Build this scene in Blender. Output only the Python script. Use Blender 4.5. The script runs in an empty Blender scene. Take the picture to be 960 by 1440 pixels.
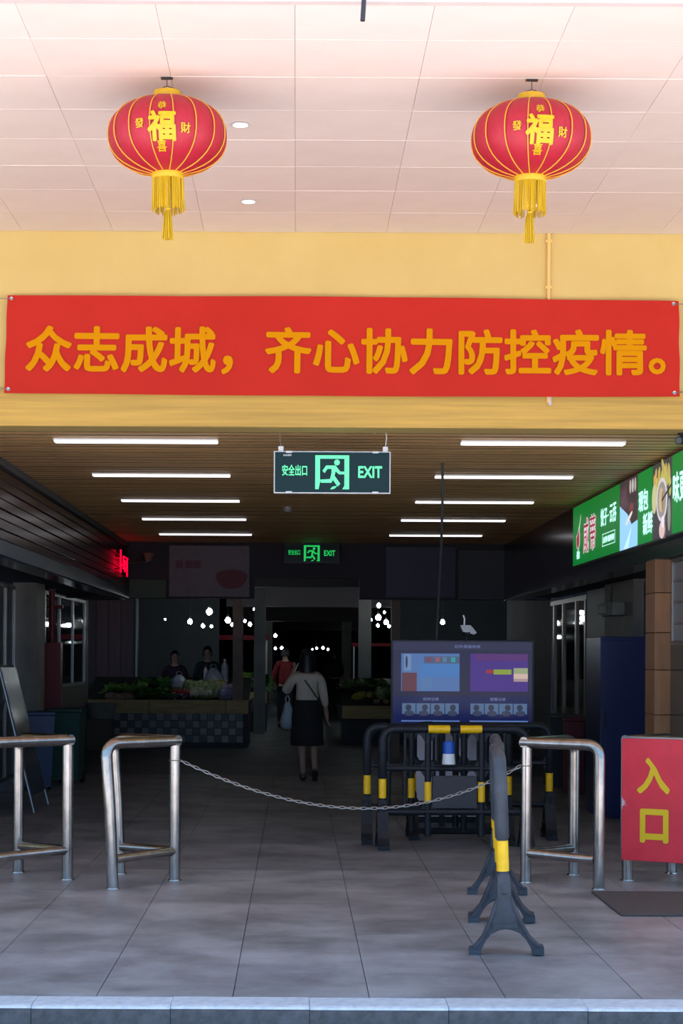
import bpy, bmesh, math, random
from mathutils import Vector, Matrix
R = math.radians
random.seed(7)
scene = bpy.context.scene
COL = scene.collection

# ------------------------------------------------------------------ camera, sky, sun, exposure
F = 2600.0; PX, PY, CH = 416.0, 922.0, 1.5          # focal length in pixels, principal point, eye height
cam_data = bpy.data.cameras.new('camera'); cam = bpy.data.objects.new('camera', cam_data); COL.objects.link(cam)
cam.location = (0, 0, CH); cam.rotation_euler = (R(90), R(-0.3), 0)
cam_data.sensor_fit = 'AUTO'; cam_data.sensor_width = 36.0; cam_data.lens = F / 1440 * 36
cam_data.shift_x = (480 - PX) / 1440; cam_data.shift_y = (PY - 720) / 1440
cam_data.clip_end = 300
scene.camera = cam

world = bpy.data.worlds.new('sky'); scene.world = world; world.use_nodes = True
bg = world.node_tree.nodes['Background']
bg.inputs['Color'].default_value = (0.35, 0.62, 1.0, 1); bg.inputs['Strength'].default_value = 1.85

sun_data = bpy.data.lights.new('sun', 'SUN'); sun = bpy.data.objects.new('sun', sun_data); COL.objects.link(sun)
sun_data.energy = 20.0; sun_data.angle = R(0.6); sun_data.color = (1.0, 0.95, 0.88)
sun.rotation_euler = (R(-11), R(3), 0); sun.location = (0, 0, 20)

scene.view_settings.view_transform = 'Standard'; scene.view_settings.look = 'None'
scene.view_settings.gamma = 1.0; scene.view_settings.use_curve_mapping = False
scene.view_settings.exposure = 0.14
scene.cycles.max_bounces = 7; scene.cycles.diffuse_bounces = 3; scene.cycles.glossy_bounces = 3

K = F / 1350.0                                       # depth factor of the long lens
def X(px, y): return (px - PX) / F * y
def Z(py, y): return CH - (py - PY) / F * y

# ------------------------------------------------------------------ materials
_M = {}
def srgb(r, g, b):
    f = lambda c: (c / 255 / 12.92) if c / 255 <= 0.04045 else ((c / 255 + 0.055) / 1.055) ** 2.4
    return (f(r), f(g), f(b))
def mat(name, col=(.5, .5, .5), rough=.5, metal=0.0, var=0.0, scale=8.0, bump=0.0, emit=None, es=0.0, rnd=0.0, stretch=None, spec=.5, alpha=1.0, trans=0.0, col2=None, coat=0.0, big=False, world=False):
    if name in _M: return _M[name]
    m = bpy.data.materials.new(name); m.use_nodes = True; _M[name] = m
    nt = m.node_tree; N = nt.nodes; L = nt.links; b = N['Principled BSDF']
    b.inputs['Base Color'].default_value = (*col, 1); b.inputs['Roughness'].default_value = rough
    b.inputs['Metallic'].default_value = metal; b.inputs['Specular IOR Level'].default_value = spec
    b.inputs['Transmission Weight'].default_value = trans; b.inputs['Coat Weight'].default_value = coat
    tc = N.new('ShaderNodeTexCoord'); mp = N.new('ShaderNodeMapping'); L.new(tc.outputs['Object'], mp.inputs['Vector'])
    if world:
        ol = N.new('ShaderNodeObjectInfo'); va = N.new('ShaderNodeVectorMath'); va.operation = 'ADD'
        L.new(tc.outputs['Object'], va.inputs[0]); L.new(ol.outputs['Location'], va.inputs[1]); L.new(va.outputs['Vector'], mp.inputs['Vector'])
    if stretch: mp.inputs['Scale'].default_value = stretch
    if var > 0 or bump > 0:
        nz = N.new('ShaderNodeTexNoise'); nz.inputs['Scale'].default_value = scale; nz.inputs['Detail'].default_value = 6
        nz.inputs['Roughness'].default_value = .65
        L.new(mp.outputs['Vector'], nz.inputs['Vector'])
    last = None
    if var > 0:
        mix = N.new('ShaderNodeMix'); mix.data_type = 'RGBA'
        c2 = col2 if col2 else tuple(c * (1 - var) for c in col)
        c1 = col if col2 else tuple(min(1, c * (1 + var * .6)) for c in col)
        ramp = N.new('ShaderNodeMapRange'); ramp.inputs['From Min'].default_value = .35; ramp.inputs['From Max'].default_value = .65
        L.new(nz.outputs['Fac'], ramp.inputs['Value']); L.new(ramp.outputs['Result'], mix.inputs['Factor'])
        mix.inputs['A'].default_value = (*c2, 1); mix.inputs['B'].default_value = (*c1, 1)
        last = mix.outputs['Result']
    if rnd > 0:
        oi = N.new('ShaderNodeObjectInfo'); mr = N.new('ShaderNodeMapRange')
        mr.inputs['To Min'].default_value = 1 - rnd; mr.inputs['To Max'].default_value = 1 + rnd
        L.new(oi.outputs['Random'], mr.inputs['Value'])
        mul = N.new('ShaderNodeMix'); mul.data_type = 'RGBA'; mul.blend_type = 'MULTIPLY'; mul.inputs['Factor'].default_value = 1
        if last: L.new(last, mul.inputs['A'])
        else: mul.inputs['A'].default_value = (*col, 1)
        L.new(mr.outputs['Result'], mul.inputs['B']); last = mul.outputs['Result']
    if last: L.new(last, b.inputs['Base Color'])
    if bump > 0:
        bp = N.new('ShaderNodeBump'); bp.inputs['Strength'].default_value = bump; bp.inputs['Distance'].default_value = .02
        L.new(nz.outputs['Fac'], bp.inputs['Height']); L.new(bp.outputs['Normal'], b.inputs['Normal'])
    if emit and not big: m.cycles.emission_sampling = 'NONE'
    if emit:
        b.inputs['Emission Color'].default_value = (*emit, 1); b.inputs['Emission Strength'].default_value = es
    return m
def print_mat(name, es, rough=.35, base=1.0, coat=0.0):
    """flat print: colour from the mesh's colour attribute, optionally backlit"""
    m = bpy.data.materials.new(name); m.use_nodes = True
    nt = m.node_tree; b = nt.nodes['Principled BSDF']
    a = nt.nodes.new('ShaderNodeAttribute'); a.attribute_name = 'Col'
    b.inputs['Roughness'].default_value = rough; b.inputs['Specular IOR Level'].default_value = .5 if base >= 1 else .22
    if base >= 1: nt.links.new(a.outputs['Color'], b.inputs['Base Color'])
    else: b.inputs['Base Color'].default_value = (.012, .012, .014, 1)
    if es > 0:
        nt.links.new(a.outputs['Color'], b.inputs['Emission Color']); b.inputs['Emission Strength'].default_value = es
    return m

# ------------------------------------------------------------------ mesh building
class MB:
    def __init__(s): s.v = []; s.f = []; s.c = []
    def add(s, vs, fs, col=None):
        o = len(s.v); s.v += [tuple(v) for v in vs]; s.f += [tuple(i + o for i in f) for f in fs]; s.c += [col] * len(fs); return s
    def box(s, x0, x1, y0, y1, z0, z1, bev=0, col=None):
        if bev <= 0:
            vs = [(x, y, z) for x in (x0, x1) for y in (y0, y1) for z in (z0, z1)]
            return s.add(vs, [(0, 1, 3, 2), (4, 6, 7, 5), (0, 4, 5, 1), (2, 3, 7, 6), (0, 2, 6, 4), (1, 5, 7, 3)], col)
        bm = bmesh.new(); bmesh.ops.create_cube(bm, size=1)
        for v in bm.verts: v.co = ((x0 + x1) / 2 + v.co.x * (x1 - x0), (y0 + y1) / 2 + v.co.y * (y1 - y0), (z0 + z1) / 2 + v.co.z * (z1 - z0))
        bmesh.ops.bevel(bm, geom=list(bm.edges), offset=bev, segments=2, affect='EDGES', profile=.5)
        return s.bm(bm, col)
    def bm(s, bm, col=None):
        bm.verts.index_update()
        s.add([v.co[:] for v in bm.verts], [[v.index for v in f.verts] for f in bm.faces], col); bm.free(); return s
    def tube(s, path, r, n=10, closed=False, cap=True, col=None):
        path = [Vector(p) for p in path]; m = len(path)
        rs = r if isinstance(r, (list, tuple)) else [r] * m
        rings = []; up = None
        for i, p in enumerate(path):
            a = path[i - 1] if (i > 0 or closed) else p; b = path[(i + 1) % m] if (i < m - 1 or closed) else p
            d = (b - a).normalized()
            if up is None: up = Vector((0, 0, 1)) if abs(d.z) < .9 else Vector((0, 1, 0))
            sd = d.cross(up)
            if sd.length < 1e-6: sd = d.orthogonal()
            sd.normalize(); up = sd.cross(d).normalized()
            rings.append([p + (sd * math.cos(2 * math.pi * k / n) + up * math.sin(2 * math.pi * k / n)) * rs[i] for k in range(n)])
        vs = [v for rg in rings for v in rg]; fs = []
        for i in range(m if closed else m - 1):
            j = (i + 1) % m
            for k in range(n): fs.append((i * n + k, i * n + (k + 1) % n, j * n + (k + 1) % n, j * n + k))
        if cap and not closed: fs += [tuple(range(n - 1, -1, -1)), tuple((m - 1) * n + k for k in range(n))]
        return s.add(vs, fs, col)
    def lathe(s, prof, c=(0, 0, 0), n=24, col=None, lob=0, lobn=0):
        vs = []; fs = []; m = len(prof)
        for r, z in prof:
            for k in range(n):
                a = 2 * math.pi * k / n; rr = r * (1 + lob * abs(math.cos(lobn * a / 2))) if lob else r
                vs.append((c[0] + rr * math.cos(a), c[1] + rr * math.sin(a), c[2] + z))
        for i in range(m - 1):
            for k in range(n): fs.append((i * n + k, i * n + (k + 1) % n, (i + 1) * n + (k + 1) % n, (i + 1) * n + k))
        fs += [tuple(range(n - 1, -1, -1)), tuple((m - 1) * n + k for k in range(n))]
        return s.add(vs, fs, col)
    def loft(s, rings, n=20, cap=True):
        """rings: (cx, cy, z, rx, ry)"""
        vs = []; fs = []; m = len(rings)
        for cx, cy, z, rx, ry in rings:
            for k in range(n):
                a = 2 * math.pi * k / n; vs.append((cx + rx * math.cos(a), cy + ry * math.sin(a), z))
        for i in range(m - 1):
            for k in range(n): fs.append((i * n + k, i * n + (k + 1) % n, (i + 1) * n + (k + 1) % n, (i + 1) * n + k))
        if cap: fs += [tuple(range(n - 1, -1, -1)), tuple((m - 1) * n + k for k in range(n))]
        return s.add(vs, fs)
    def prism(s, pts, d0, d1, axis='y', col=None):
        """outline extruded along an axis; pts are the other two coordinates"""
        n = len(pts)
        def P(p, d): return {'y': (p[0], d, p[1]), 'x': (d, p[0], p[1]), 'z': (p[0], p[1], d)}[axis]
        vs = [P(p, d0) for p in pts] + [P(p, d1) for p in pts]
        fs = [(i, (i + 1) % n, n + (i + 1) % n, n + i) for i in range(n)] + [tuple(range(n - 1, -1, -1)), tuple(range(n, 2 * n))]
        return s.add(vs, fs, col)
    def build(s, name, m, parent=None, smooth=False, loc=None):
        me = bpy.data.meshes.new(name); me.from_pydata(s.v, [], s.f)
        bm = bmesh.new(); bm.from_mesh(me); bmesh.ops.recalc_face_normals(bm, faces=bm.faces); bm.to_mesh(me); bm.free()
        if any(c is not None for c in s.c):
            at = me.color_attributes.new('Col', 'FLOAT_COLOR', 'CORNER')
            for p in me.polygons:
                c = s.c[p.index] or (.5, .5, .5)
                for li in p.loop_indices: at.data[li].color = (*c, 1)
        if smooth:
            me.polygons.foreach_set('use_smooth', [True] * len(me.polygons))
            try: me.set_sharp_from_angle(angle=R(40))
            except Exception: pass
        me.materials.append(m); me.update()
        return link(name, me, parent, loc)
def link(name, me, parent=None, loc=None):
    o = bpy.data.objects.new(name, me); COL.objects.link(o)
    if parent: o.parent = parent
    if loc: o.location = loc
    return o
def thing(name, label, cat, loc=(0, 0, 0), rz=0, group=None):
    o = bpy.data.objects.new(name, None); COL.objects.link(o); o.empty_display_size = .1
    o.location = loc; o.rotation_euler = (0, 0, rz); return tag(o, label, cat, group)
def tag(o, label, cat, group=None, kind=None):
    o['label'] = label; o['category'] = cat
    if group: o['group'] = group
    if kind: o['kind'] = kind
    return o
def struct(o, label=None):
    o['kind'] = 'structure'
    if label: o['label'] = label
    return o
def copy_tree(o, parent=None, loc=None, rz=None, label=None):
    c = o.copy(); COL.objects.link(c)
    if parent: c.parent = parent
    if loc is not None: c.location = loc
    if rz is not None: c.rotation_euler = (o.rotation_euler[0], o.rotation_euler[1], rz)
    if label: c['label'] = label
    for ch in list(o.children): copy_tree(ch, c)
    return c
def B(name, m, x0, x1, y0, y1, z0, z1, parent=None, bev=0):
    return MB().box(x0, x1, y0, y1, z0, z1, bev).build(name, m, parent)

# text as flat outlines (Blender's own built-in font)
_T = {}
def glyphs(body, bold=0.0):
    k = (body, bold)
    if k in _T: return _T[k]
    c = bpy.data.curves.new('tmp', 'FONT'); c.body = body; c.size = 1; c.resolution_u = 3
    o = bpy.data.objects.new('tmp', c); COL.objects.link(o)
    me = bpy.data.meshes.new_from_object(o.evaluated_get(bpy.context.evaluated_depsgraph_get()))
    r = ([(v.co.x, v.co.y, 0) for v in me.vertices], [tuple(p.vertices) for p in me.polygons])
    bpy.data.objects.remove(o); bpy.data.curves.remove(c); bpy.data.meshes.remove(me)
    if bold > 0:                              # heavier strokes: the outline laid over itself, slightly shifted
        v0, f0 = r; v, f = [], []; d = bold * .72
        for l, (ox_, oy_) in enumerate(((0, 0), (bold, 0), (-bold, 0), (0, bold), (0, -bold), (d, d), (d, -d), (-d, d), (-d, -d))):
            n0 = len(v); v += [(x + ox_, y + oy_, l) for x, y, _ in v0]; f += [tuple(i + n0 for i in q_) for q_ in f0]
        r = (v, f)
    _T[k] = r; return r
def fit(body, w, h, bold=.02):
    v, f = glyphs(body, bold)
    x0, x1 = min(p[0] for p in v), max(p[0] for p in v); y0, y1 = min(p[1] for p in v), max(p[1] for p in v)
    return [((p[0] - x0) / (x1 - x0) * w - w / 2, (p[1] - y0) / (y1 - y0) * h - h / 2, p[2]) for p in v], f

def flat_bm(gv, gf, longest):
    """glyph outline as small triangles so that it can follow a curved surface"""
    bm = bmesh.new(); bv = [bm.verts.new((x, y, l * .0002)) for x, y, l in gv]
    for f in gf:
        try: bm.faces.new([bv[i] for i in f])
        except ValueError: pass
    bmesh.ops.triangulate(bm, faces=bm.faces)
    for _ in range(5):
        ed = [e for e in bm.edges if e.calc_length() > longest]
        if not ed: break
        bmesh.ops.subdivide_edges(bm, edges=ed, cuts=1); bmesh.ops.triangulate(bm, faces=bm.faces)
    return bm

# ------------------------------------------------------------------ palette
m_ceil = mat('porch_panel_paint', (.93, .795, .75), .45, var=.03, scale=3, rnd=.025)
m_ceilgap = mat('porch_panel_joint', (.74, .63, .60), .6)
m_yellow = mat('yellow_plaster', (.66, .475, .165), .8, var=.07, scale=2.2, bump=.06, col2=(.63, .44, .145))
m_slat = mat('wood_slat', (.86, .52, .22), .5, var=.16, scale=5, stretch=(.35, 6, 6), rnd=.10)
m_dark = mat('dark_void', (.035, .034, .046), .7)
m_black = mat('black_gloss_panel', (.024, .019, .030), .18, var=.2, scale=4)
m_brownslat = mat('dark_brown_slat', (.055, .02, .022), .22, var=.3, scale=6)
m_steel = mat('brushed_steel', (.40, .375, .35), .22, 1.0, var=.25, scale=14, stretch=(1, 1, .5), bump=.03)
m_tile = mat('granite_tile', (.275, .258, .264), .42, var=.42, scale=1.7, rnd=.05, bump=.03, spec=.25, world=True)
m_tile2 = mat('dark_indoor_tile', (.215, .203, .210), .55, var=.38, scale=1.7, rnd=.06, bump=.03, spec=.15, world=True)  # granite tile with the indoor light falloff put into its colour
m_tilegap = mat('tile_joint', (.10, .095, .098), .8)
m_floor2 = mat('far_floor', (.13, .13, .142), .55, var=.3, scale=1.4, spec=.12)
m_kerb = mat('kerb_granite', (.58, .58, .62), .38, var=.2, scale=22, bump=.08, rnd=.06)
m_street = mat('street_paving', (.46, .41, .39), .85, var=.15, scale=3)
m_wall = mat('grey_wall', (.11, .105, .11), .7, var=.15, scale=2)
m_beige = mat('beige_pillar_paint', (.20, .175, .15), .6, var=.15, scale=3)
m_pale = mat('pale_column_paint', (.26, .26, .23), .6, var=.15, scale=3)
m_brown = mat('brown_column_tile', (.16, .085, .055), .45, var=.2, scale=5)
m_alu = mat('aluminium_frame', (.28, .28, .28), .35, .8, var=.1, scale=9)
m_glass = mat('dark_shop_glass', (.03, .045, .055), .03, spec=.3)
m_teal = mat('teal_shop_glass', (.05, .085, .10), .03, spec=.3)
m_red = mat('lantern_red_cloth', srgb(172, 24, 46), .55, var=.08, scale=40)
m_gold = mat('gold_foil', srgb(214, 172, 4), .42, 0.0, var=.12, scale=20)
m_goldline = mat('gold_rib_line', srgb(226, 160, 46), .5)
m_fringe = mat('yellow_fringe', srgb(208, 166, 6), .6, var=.25, scale=60, stretch=(1, 1, .1))
m_wire = mat('dark_wire', (.03, .028, .03), .5)
m_white = mat('white_plastic', (.72, .72, .72), .4)
m_banner = mat('banner_cloth', srgb(190, 46, 36), .8, spec=.1, var=.05, scale=1.5)
m_btext = mat('banner_letter_paint', srgb(210, 138, 0), .8, spec=.1)
m_exit = mat('exit_sign_panel', (.010, .026, .022), .14, spec=.25)
m_green_e = mat('exit_green_lit', (.10, .6, .3), .5, emit=(.10, .80, .32), es=.8)
m_green_e2 = mat('exit_green_lit_bright', (.02, .4, .12), .5, emit=(.01, .62, .12), es=.75)
m_tube = mat('tube_diffuser', (.9, .9, .9), .4, emit=(.96, .93, 1.0), big=True, es=1.7)
m_bulb = mat('lamp_bulb', (.9, .95, .95), .4, emit=(.88, .97, 1.0), big=True, es=52)
m_bulbdim = mat('lamp_bulb_far', (.9, .95, .95), .4, emit=(.8, .95, 1.0), big=True, es=10)
m_down = mat('downlight_lens', (.9, .9, .9), .4, emit=(1, .97, .94), big=True, es=2.2)
m_bplastic = mat('black_plastic', (.012, .013, .018), .5, spec=.3, var=.25, scale=12)
m_gplastic = mat('dusty_black_plastic', (.05, .055, .07), .55, var=.35, scale=9, bump=.03)
m_sleeve = mat('yellow_sleeve', srgb(250, 192, 6), .42, var=.08, scale=20)
m_redboard = mat('red_board_paint', srgb(224, 48, 62), .5, var=.10, scale=5)
m_yletter = mat('yellow_letter', srgb(234, 192, 10), .5)
m_mat = mat('rubber_mat', (.06, .058, .062), .75, var=.2, scale=30, bump=.1)
m_blue = mat('blue_cabinet_paint', (.012, .022, .11), .32, var=.12, scale=3)
m_orange = mat('orange_wood_cladding', (.27, .12, .045), .5, var=.2, scale=4, stretch=(4, 4, .6), rnd=.12)
m_wood = mat('stall_wood', (.55, .40, .17), .6, var=.25, scale=5, stretch=(.5, 4, 4), rnd=.05)
m_tlight = mat('pale_square_tile', (.24, .22, .20), .35, rnd=.12)
m_tdark = mat('blue_square_tile', (.018, .032, .05), .35, rnd=.2)

# ------------------------------------------------------------------ building shell
YF = 6.66 * K
HC = 3.088; HP = 1.5 + (922 - 327) / F * YF; YE = 13.65 * K; YP = 4.31 * K
XL, XR = -2.40, 2.95                       # bulkhead faces of the passage
SL, SR = -3.30, 3.62                       # recessed shop fronts

st = struct(B('street', m_street, -60, 60, -60, 7.905, -.30, -.15))
# kerb stones
kerb = struct(B('kerb', m_tilegap, -9, 9, 7.93, 8.118, -.30, -.03))
prof = [(8.12, -.20), (8.12, 0), (7.94, -.001), (7.918, -.005), (7.908, -.018), (7.905, -.20)]
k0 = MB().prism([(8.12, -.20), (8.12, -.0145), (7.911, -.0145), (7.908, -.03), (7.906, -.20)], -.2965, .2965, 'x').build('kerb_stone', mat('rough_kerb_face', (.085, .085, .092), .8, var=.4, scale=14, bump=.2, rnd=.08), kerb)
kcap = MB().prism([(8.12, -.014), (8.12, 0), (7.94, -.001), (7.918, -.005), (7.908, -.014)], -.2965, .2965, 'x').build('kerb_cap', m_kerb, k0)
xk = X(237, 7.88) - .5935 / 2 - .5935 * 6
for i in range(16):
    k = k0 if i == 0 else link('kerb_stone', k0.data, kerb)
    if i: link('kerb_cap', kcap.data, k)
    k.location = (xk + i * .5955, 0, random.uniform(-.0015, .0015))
# floor
fl = struct(B('floor', m_tilegap, -12, 12, 8.125, 23.13, -.25, -.012))
t0 = MB().box(-.2982, .2982, -.2998, .2998, -.02, 0, .0012).build('floor_tile', m_tile, fl)
t1 = t0.copy(); t1.data = t0.data.copy(); t1.data.materials[0] = m_tile2; COL.objects.link(t1); t1.parent = fl      # same tiles past the entrance, colour darkened to stand in for fading daylight
first = True; first2 = True
for j in range(25):
    for i in range(-10, 12):
        cx, cy = -.27 + .3 + i * .6, 8.13 + .3 + j * .6
        px = PX + cx / cy * F
        hw = .3 / cy * F
        if px + hw < -40 or px - hw > 1000: continue
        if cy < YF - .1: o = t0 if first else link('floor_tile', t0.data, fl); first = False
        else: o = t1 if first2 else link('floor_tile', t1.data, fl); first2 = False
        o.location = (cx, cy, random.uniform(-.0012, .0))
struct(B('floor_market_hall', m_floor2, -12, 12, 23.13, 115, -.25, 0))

# porch ceiling with metal panels
pc = struct(B('ceiling_porch', m_ceilgap, -9, 9, YP + .03, YF + .3, HP + .022, HP + .5))
struct(B('trim_1', mat('canopy_edge', (.72, .62, .62), .5, var=.05), -9, 9, YP - .02, YP + .028, HP - .004, HP + .5), 'pale edge strip of the porch canopy')
W_, D_ = .631, .2975 * K
p0 = MB().box(-W_ / 2 + .0008, W_ / 2 - .0008, -D_ / 2 + .003, D_ / 2 - .003, 0, .02, .001).build('ceiling_panel', m_ceil, pc)
first = True
for j in range(8):
    y1 = YF - .005 - j * D_; cy = y1 - D_ / 2
    for i in range(-6, 7):
        o = p0 if first else link('ceiling_panel', p0.data, pc); first = False
        if j == 7 and y1 - D_ < YP + .03:
            o.scale = (1, (y1 - YP - .03) / D_, 1); cy = (y1 + YP + .03) / 2
        o.location = (X(412, YF) + (i + .5) * W_, cy, HP + random.uniform(0, .002))
# yellow fascia wall over the entrance, and piers beside it
wf = struct(B('wall_front', m_yellow, -9, 9, YF, YF + .3, HC - .005, HP + .02))
struct(B('wall_front_left', m_yellow, -9, -2.75, YF, YF + .3, 0, HC - .005))
struct(B('wall_front_right', m_yellow, 3.1, 9, YF, YF + .3, 0, HC - .005))
struct(B('wall_upper', m_wall, -12, 12, YF + .05, YF + .3, HP + .5, 8))
struct(MB().box(-9, 9, YF - .012, YF - .0005, HC - .004, Z(548, YF), .003).build('trim_6', mat('golden_wood_board', (.56, .335, .06), .6, var=.22, scale=3, stretch=(.25, 6, 9))), 'golden wood-grained board along the bottom of yellow wall')
# slatted wood ceiling
cl = struct(B('ceiling', m_dark, XL - .05, XR + .05, YF + .3, YE, HC + .052, HC + .3))
sl0 = MB().box(XL, XR, -.072, .072, 0, .045, .005).build('wood_slat', m_slat, cl)
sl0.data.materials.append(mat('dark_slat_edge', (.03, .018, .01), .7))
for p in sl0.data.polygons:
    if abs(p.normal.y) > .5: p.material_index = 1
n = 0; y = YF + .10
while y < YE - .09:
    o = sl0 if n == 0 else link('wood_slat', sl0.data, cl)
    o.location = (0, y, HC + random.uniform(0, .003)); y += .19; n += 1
# building mass behind: roof and outer walls
struct(B('ceiling_market_hall', m_dark, -12, 12, YE + .3, 115, 3.7, 3.9))
struct(B('wall_back', m_wall, -12, 12, 114.8, 115, 0, 3.7))
struct(B('wall_hall_left', m_wall, -12, -11.8, 25, 115, 0, 3.7))
struct(B('wall_hall_right', m_wall, 11.8, 12, 25, 115, 0, 3.7))
struct(B('roof', m_dark, -12, 12, YF + .3, YE + .3, HC + .32, 3.9))

# ---- left bulkhead
bl = struct(B('wall_left_bulkhead', m_black, XL - .25, XL - .03, YF + .3, YE, 2.30, HC))
for i in range(7):
    z = 2.44 + i * .082
    MB().box(XL - .03, XL - .004 + .006 * (i % 2), YF + .3, YE, z, z + .074, .004).build('gloss_slat', m_brownslat, bl)
B('top_strip', m_wall, XL - .03, XL + .02, YF + .3, YE, HC - .065, HC - .002, bl)
B('bottom_strip', mat('grey_blue_strip', (.10, .115, .14), .4), XL - .03, XL + .03, YF + .3, YE, 2.30, 2.42, bl)
struct(B('wall_left', m_wall, SL - .3, SL - .02, 14.96 * K, 15.35 * K, 0, 3.08))
struct(B('wall_left_near', m_wall, SL - .3, SL - .02, YF + .3, 8.6 * K, 0, 3.08))
struct(B('ceiling_left_shops', m_dark, SL - .1, XL - .25, YF + .3, YE + 2.3, 2.34, 2.40))
# ---- right bulkhead
br = struct(B('wall_right_bulkhead', m_black, XR, XR + .25, YF + .3, YE, 2.30, HC))
struct(B('ceiling_right_shops', m_dark, XR + .25, SR + .1, YF + .3, YE, 2.34, 2.40))

# ---- left shopfront: frames, glass, low wall
def window(n, plane, y0, y1, z0, z1, posts, gm, rails=(), side=1, label=None, fw=.045):
    w = struct(MB().box(plane - .02, plane + .02, y0, y1, z0, z0 + fw).box(plane - .02, plane + .02, y0, y1, z1 - fw, z1).build('window_%d' % n, m_alu), label)
    ys = [y0 + fw / 2] + list(posts) + [y1 - fw / 2]
    for yy in ys: B('mullion', m_alu, plane - .02, plane + .025, yy - fw / 2, yy + fw / 2, z0 + fw, z1 - fw, w)
    zs = [z0 + fw] + list(rails) + [z1 - fw]
    for a, b in zip(ys[:-1], ys[1:]):
        for c, d in zip(zs[:-1], zs[1:]):
            B('pane', gm, plane - .006, plane + .006, a + fw / 2, b - fw / 2, c + .004, d - .004, w)
    for zz in rails:
        B('glazing_bar', m_alu, plane - .012, plane + .02, y0 + fw, y1 - fw, zz - .008, zz + .008, w)
    return w
window(1, SL, 8.61 * K, 11.23 * K, .06, 2.30, (9.4 * K, 10.2 * K, 10.88 * K), m_glass, label='aluminium framed shop window beside the grey pillar')
window(2, SL, 12.55 * K, 14.95 * K, 1.04, 2.34, (13.35 * K, 14.15 * K), m_teal, label='teal shop window in white frame above the low wall')
struct(B('wall_left_low', mat('low_wall_brown', (.055, .043, .035), .6, var=.2), SL - .1, SL + .04, 12.55 * K, 14.95 * K, 0, 1.04))
struct(B('wall_left_pillar', m_beige, SL - .02, -3.04, 11.26 * K, 11.62 * K, 0, 2.34))
window(3, SL, 11.64 * K, 12.53 * K, 1.2, 2.30, (12.1 * K,), m_glass, rails=(1.5, 1.78, 2.05), label='small barred window behind the red pipe')
struct(B('wall_left_infill', m_wall, SL - .1, SL, 11.62 * K, 12.55 * K, 0, 1.2))

# ---- right shopfront
pil = struct(B('wall_right_pillar', m_dark, 2.89, 3.00, 7.715 * K, 7.90 * K, 0, 2.30))
zz = 0
for h in (.34, .36, .34, .36, .30, .32, .27):
    MB().box(2.875, 3.005, 7.70 * K, 7.905 * K, zz + .002, zz + h - .002, .004).build('cladding_panel', m_orange, pil); zz += h
window(4, 3.02, 6.98 * K, 7.69 * K, 1.60, 2.29, (7.35 * K,), mat('frosted_pane', (.20, .21, .22), .4), rails=(1.77, 1.94, 2.11), label='pale grid window beside the orange pillar', fw=.03)
struct(B('wall_right_glass', mat('teal_panel', (.02, .045, .045), .15), 3.00, 3.06, 6.98 * K, 7.69 * K, 0, 1.60), 'dark teal panel under the grid window')
sh = struct(B('door_1', m_dark, SR, SR + .05, 8.0 * K, 9.95 * K, 0, 2.32), 'dark grey roller shutter behind the blue cabinet')
for i in range(23):
    MB().box(SR - .02, SR, 8.0 * K, 9.95 * K, i * .1 + .003, i * .1 + .097, .006).build('shutter_slat', mat('shutter_grey', (.075, .075, .085), .4, rnd=.1), sh)
struct(B('wall_right_pilaster', m_beige, SR - .12, SR + .2, 9.98 * K, 10.9 * K, 0, 2.32))
struct(B('wall_right', mat('mauve_grey_wall', (.06, .06, .085), .5), SR - .02, SR + .2, 10.9 * K, 11.9 * K, 0, 2.32))
d2 = struct(MB().box(SR - .02, SR + .02, 11.92 * K, 13.6 * K, 2.22, 2.28).box(SR - .02, SR + .02, 11.92 * K, 13.6 * K, .0, .06).build('door_2', mat('bronze_frame', (.16, .12, .09), .35, .5)), 'bronze framed glass shop door at the end of the passage')
for a in (11.95 * K, 12.35 * K, 12.95 * K, 13.4 * K):
    B('door_stile', _M['bronze_frame'], SR - .03, SR + .03, a - .05, a + .05, .06, 2.22, d2)
for a, b in ((12.0 * K, 12.3 * K), (12.4 * K, 12.9 * K), (13.0 * K, 13.35 * K)):
    B('pane', m_glass, SR - .006, SR + .006, a + .003, b - .003, .06, 2.22, d2)
struct(B('wall_right_end', m_wall, SR, SR + .3, 13.62 * K, 16.5 * K, 0, 3.7))

# ---- bulkhead at the end of the passage with its panels
x1_, x2_ = X(357, YE), X(505, YE)
m_end = mat('end_wall_dark', (.055, .048, .062), .65, spec=.2)
eb = struct(B('wall_end_left', m_end, -12, x1_, YE + .02, YE + .28, Z(842, YE), 3.7))
struct(B('wall_end_right', m_end, x2_, 12, YE + .02, YE + .28, Z(842, YE), 3.7))
struct(B('wall_end_top', m_end, x1_, x2_, YE + .02, YE + .28, Z(812, YE), 3.7))
def panel(name, label, a, b, c, d, m, y=YE):
    o = MB().box(X(a, y), X(b, y), y - .03, y + .018, Z(d, y), Z(c, y), .004).build(name, m); return tag(o, label, 'sign panel')
pp = panel('poster_board', 'faded pinkish poster board hanging at the end of passage, left of exit sign', 237, 350, 768, 840, mat('faded_poster', (.15, .115, .15), .5, var=.1))
pm = print_mat('poster_print', 0, .6)
b_ = MB(); cx, cz = X(325, YE), Z(815, YE)
b_.add([(cx + .22 * (1 + .12 * math.sin(3 * a * .2618)) * math.cos(a * .2618), YE - .032, cz + .15 * (1 + .10 * math.cos(2 * a * .2618)) * math.sin(a * .2618)) for a in range(24)], [tuple(range(24))], (.15, .03, .05))
for i, (a, b) in enumerate(((246, 258), (260, 272), (272, 283))):
    b_.box(X(a, YE), X(b - 1, YE), YE - .033, YE - .031, Z(800, YE), Z(789, YE), col=(.14, .05, .08))
b_.build('poster_print', pm, pp)
panel('blue_board', 'dark navy blue board hanging above the thermal screen', 541, 640, 768, 840, mat('navy_board', (.018, .02, .075), .5, var=.1))
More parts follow.
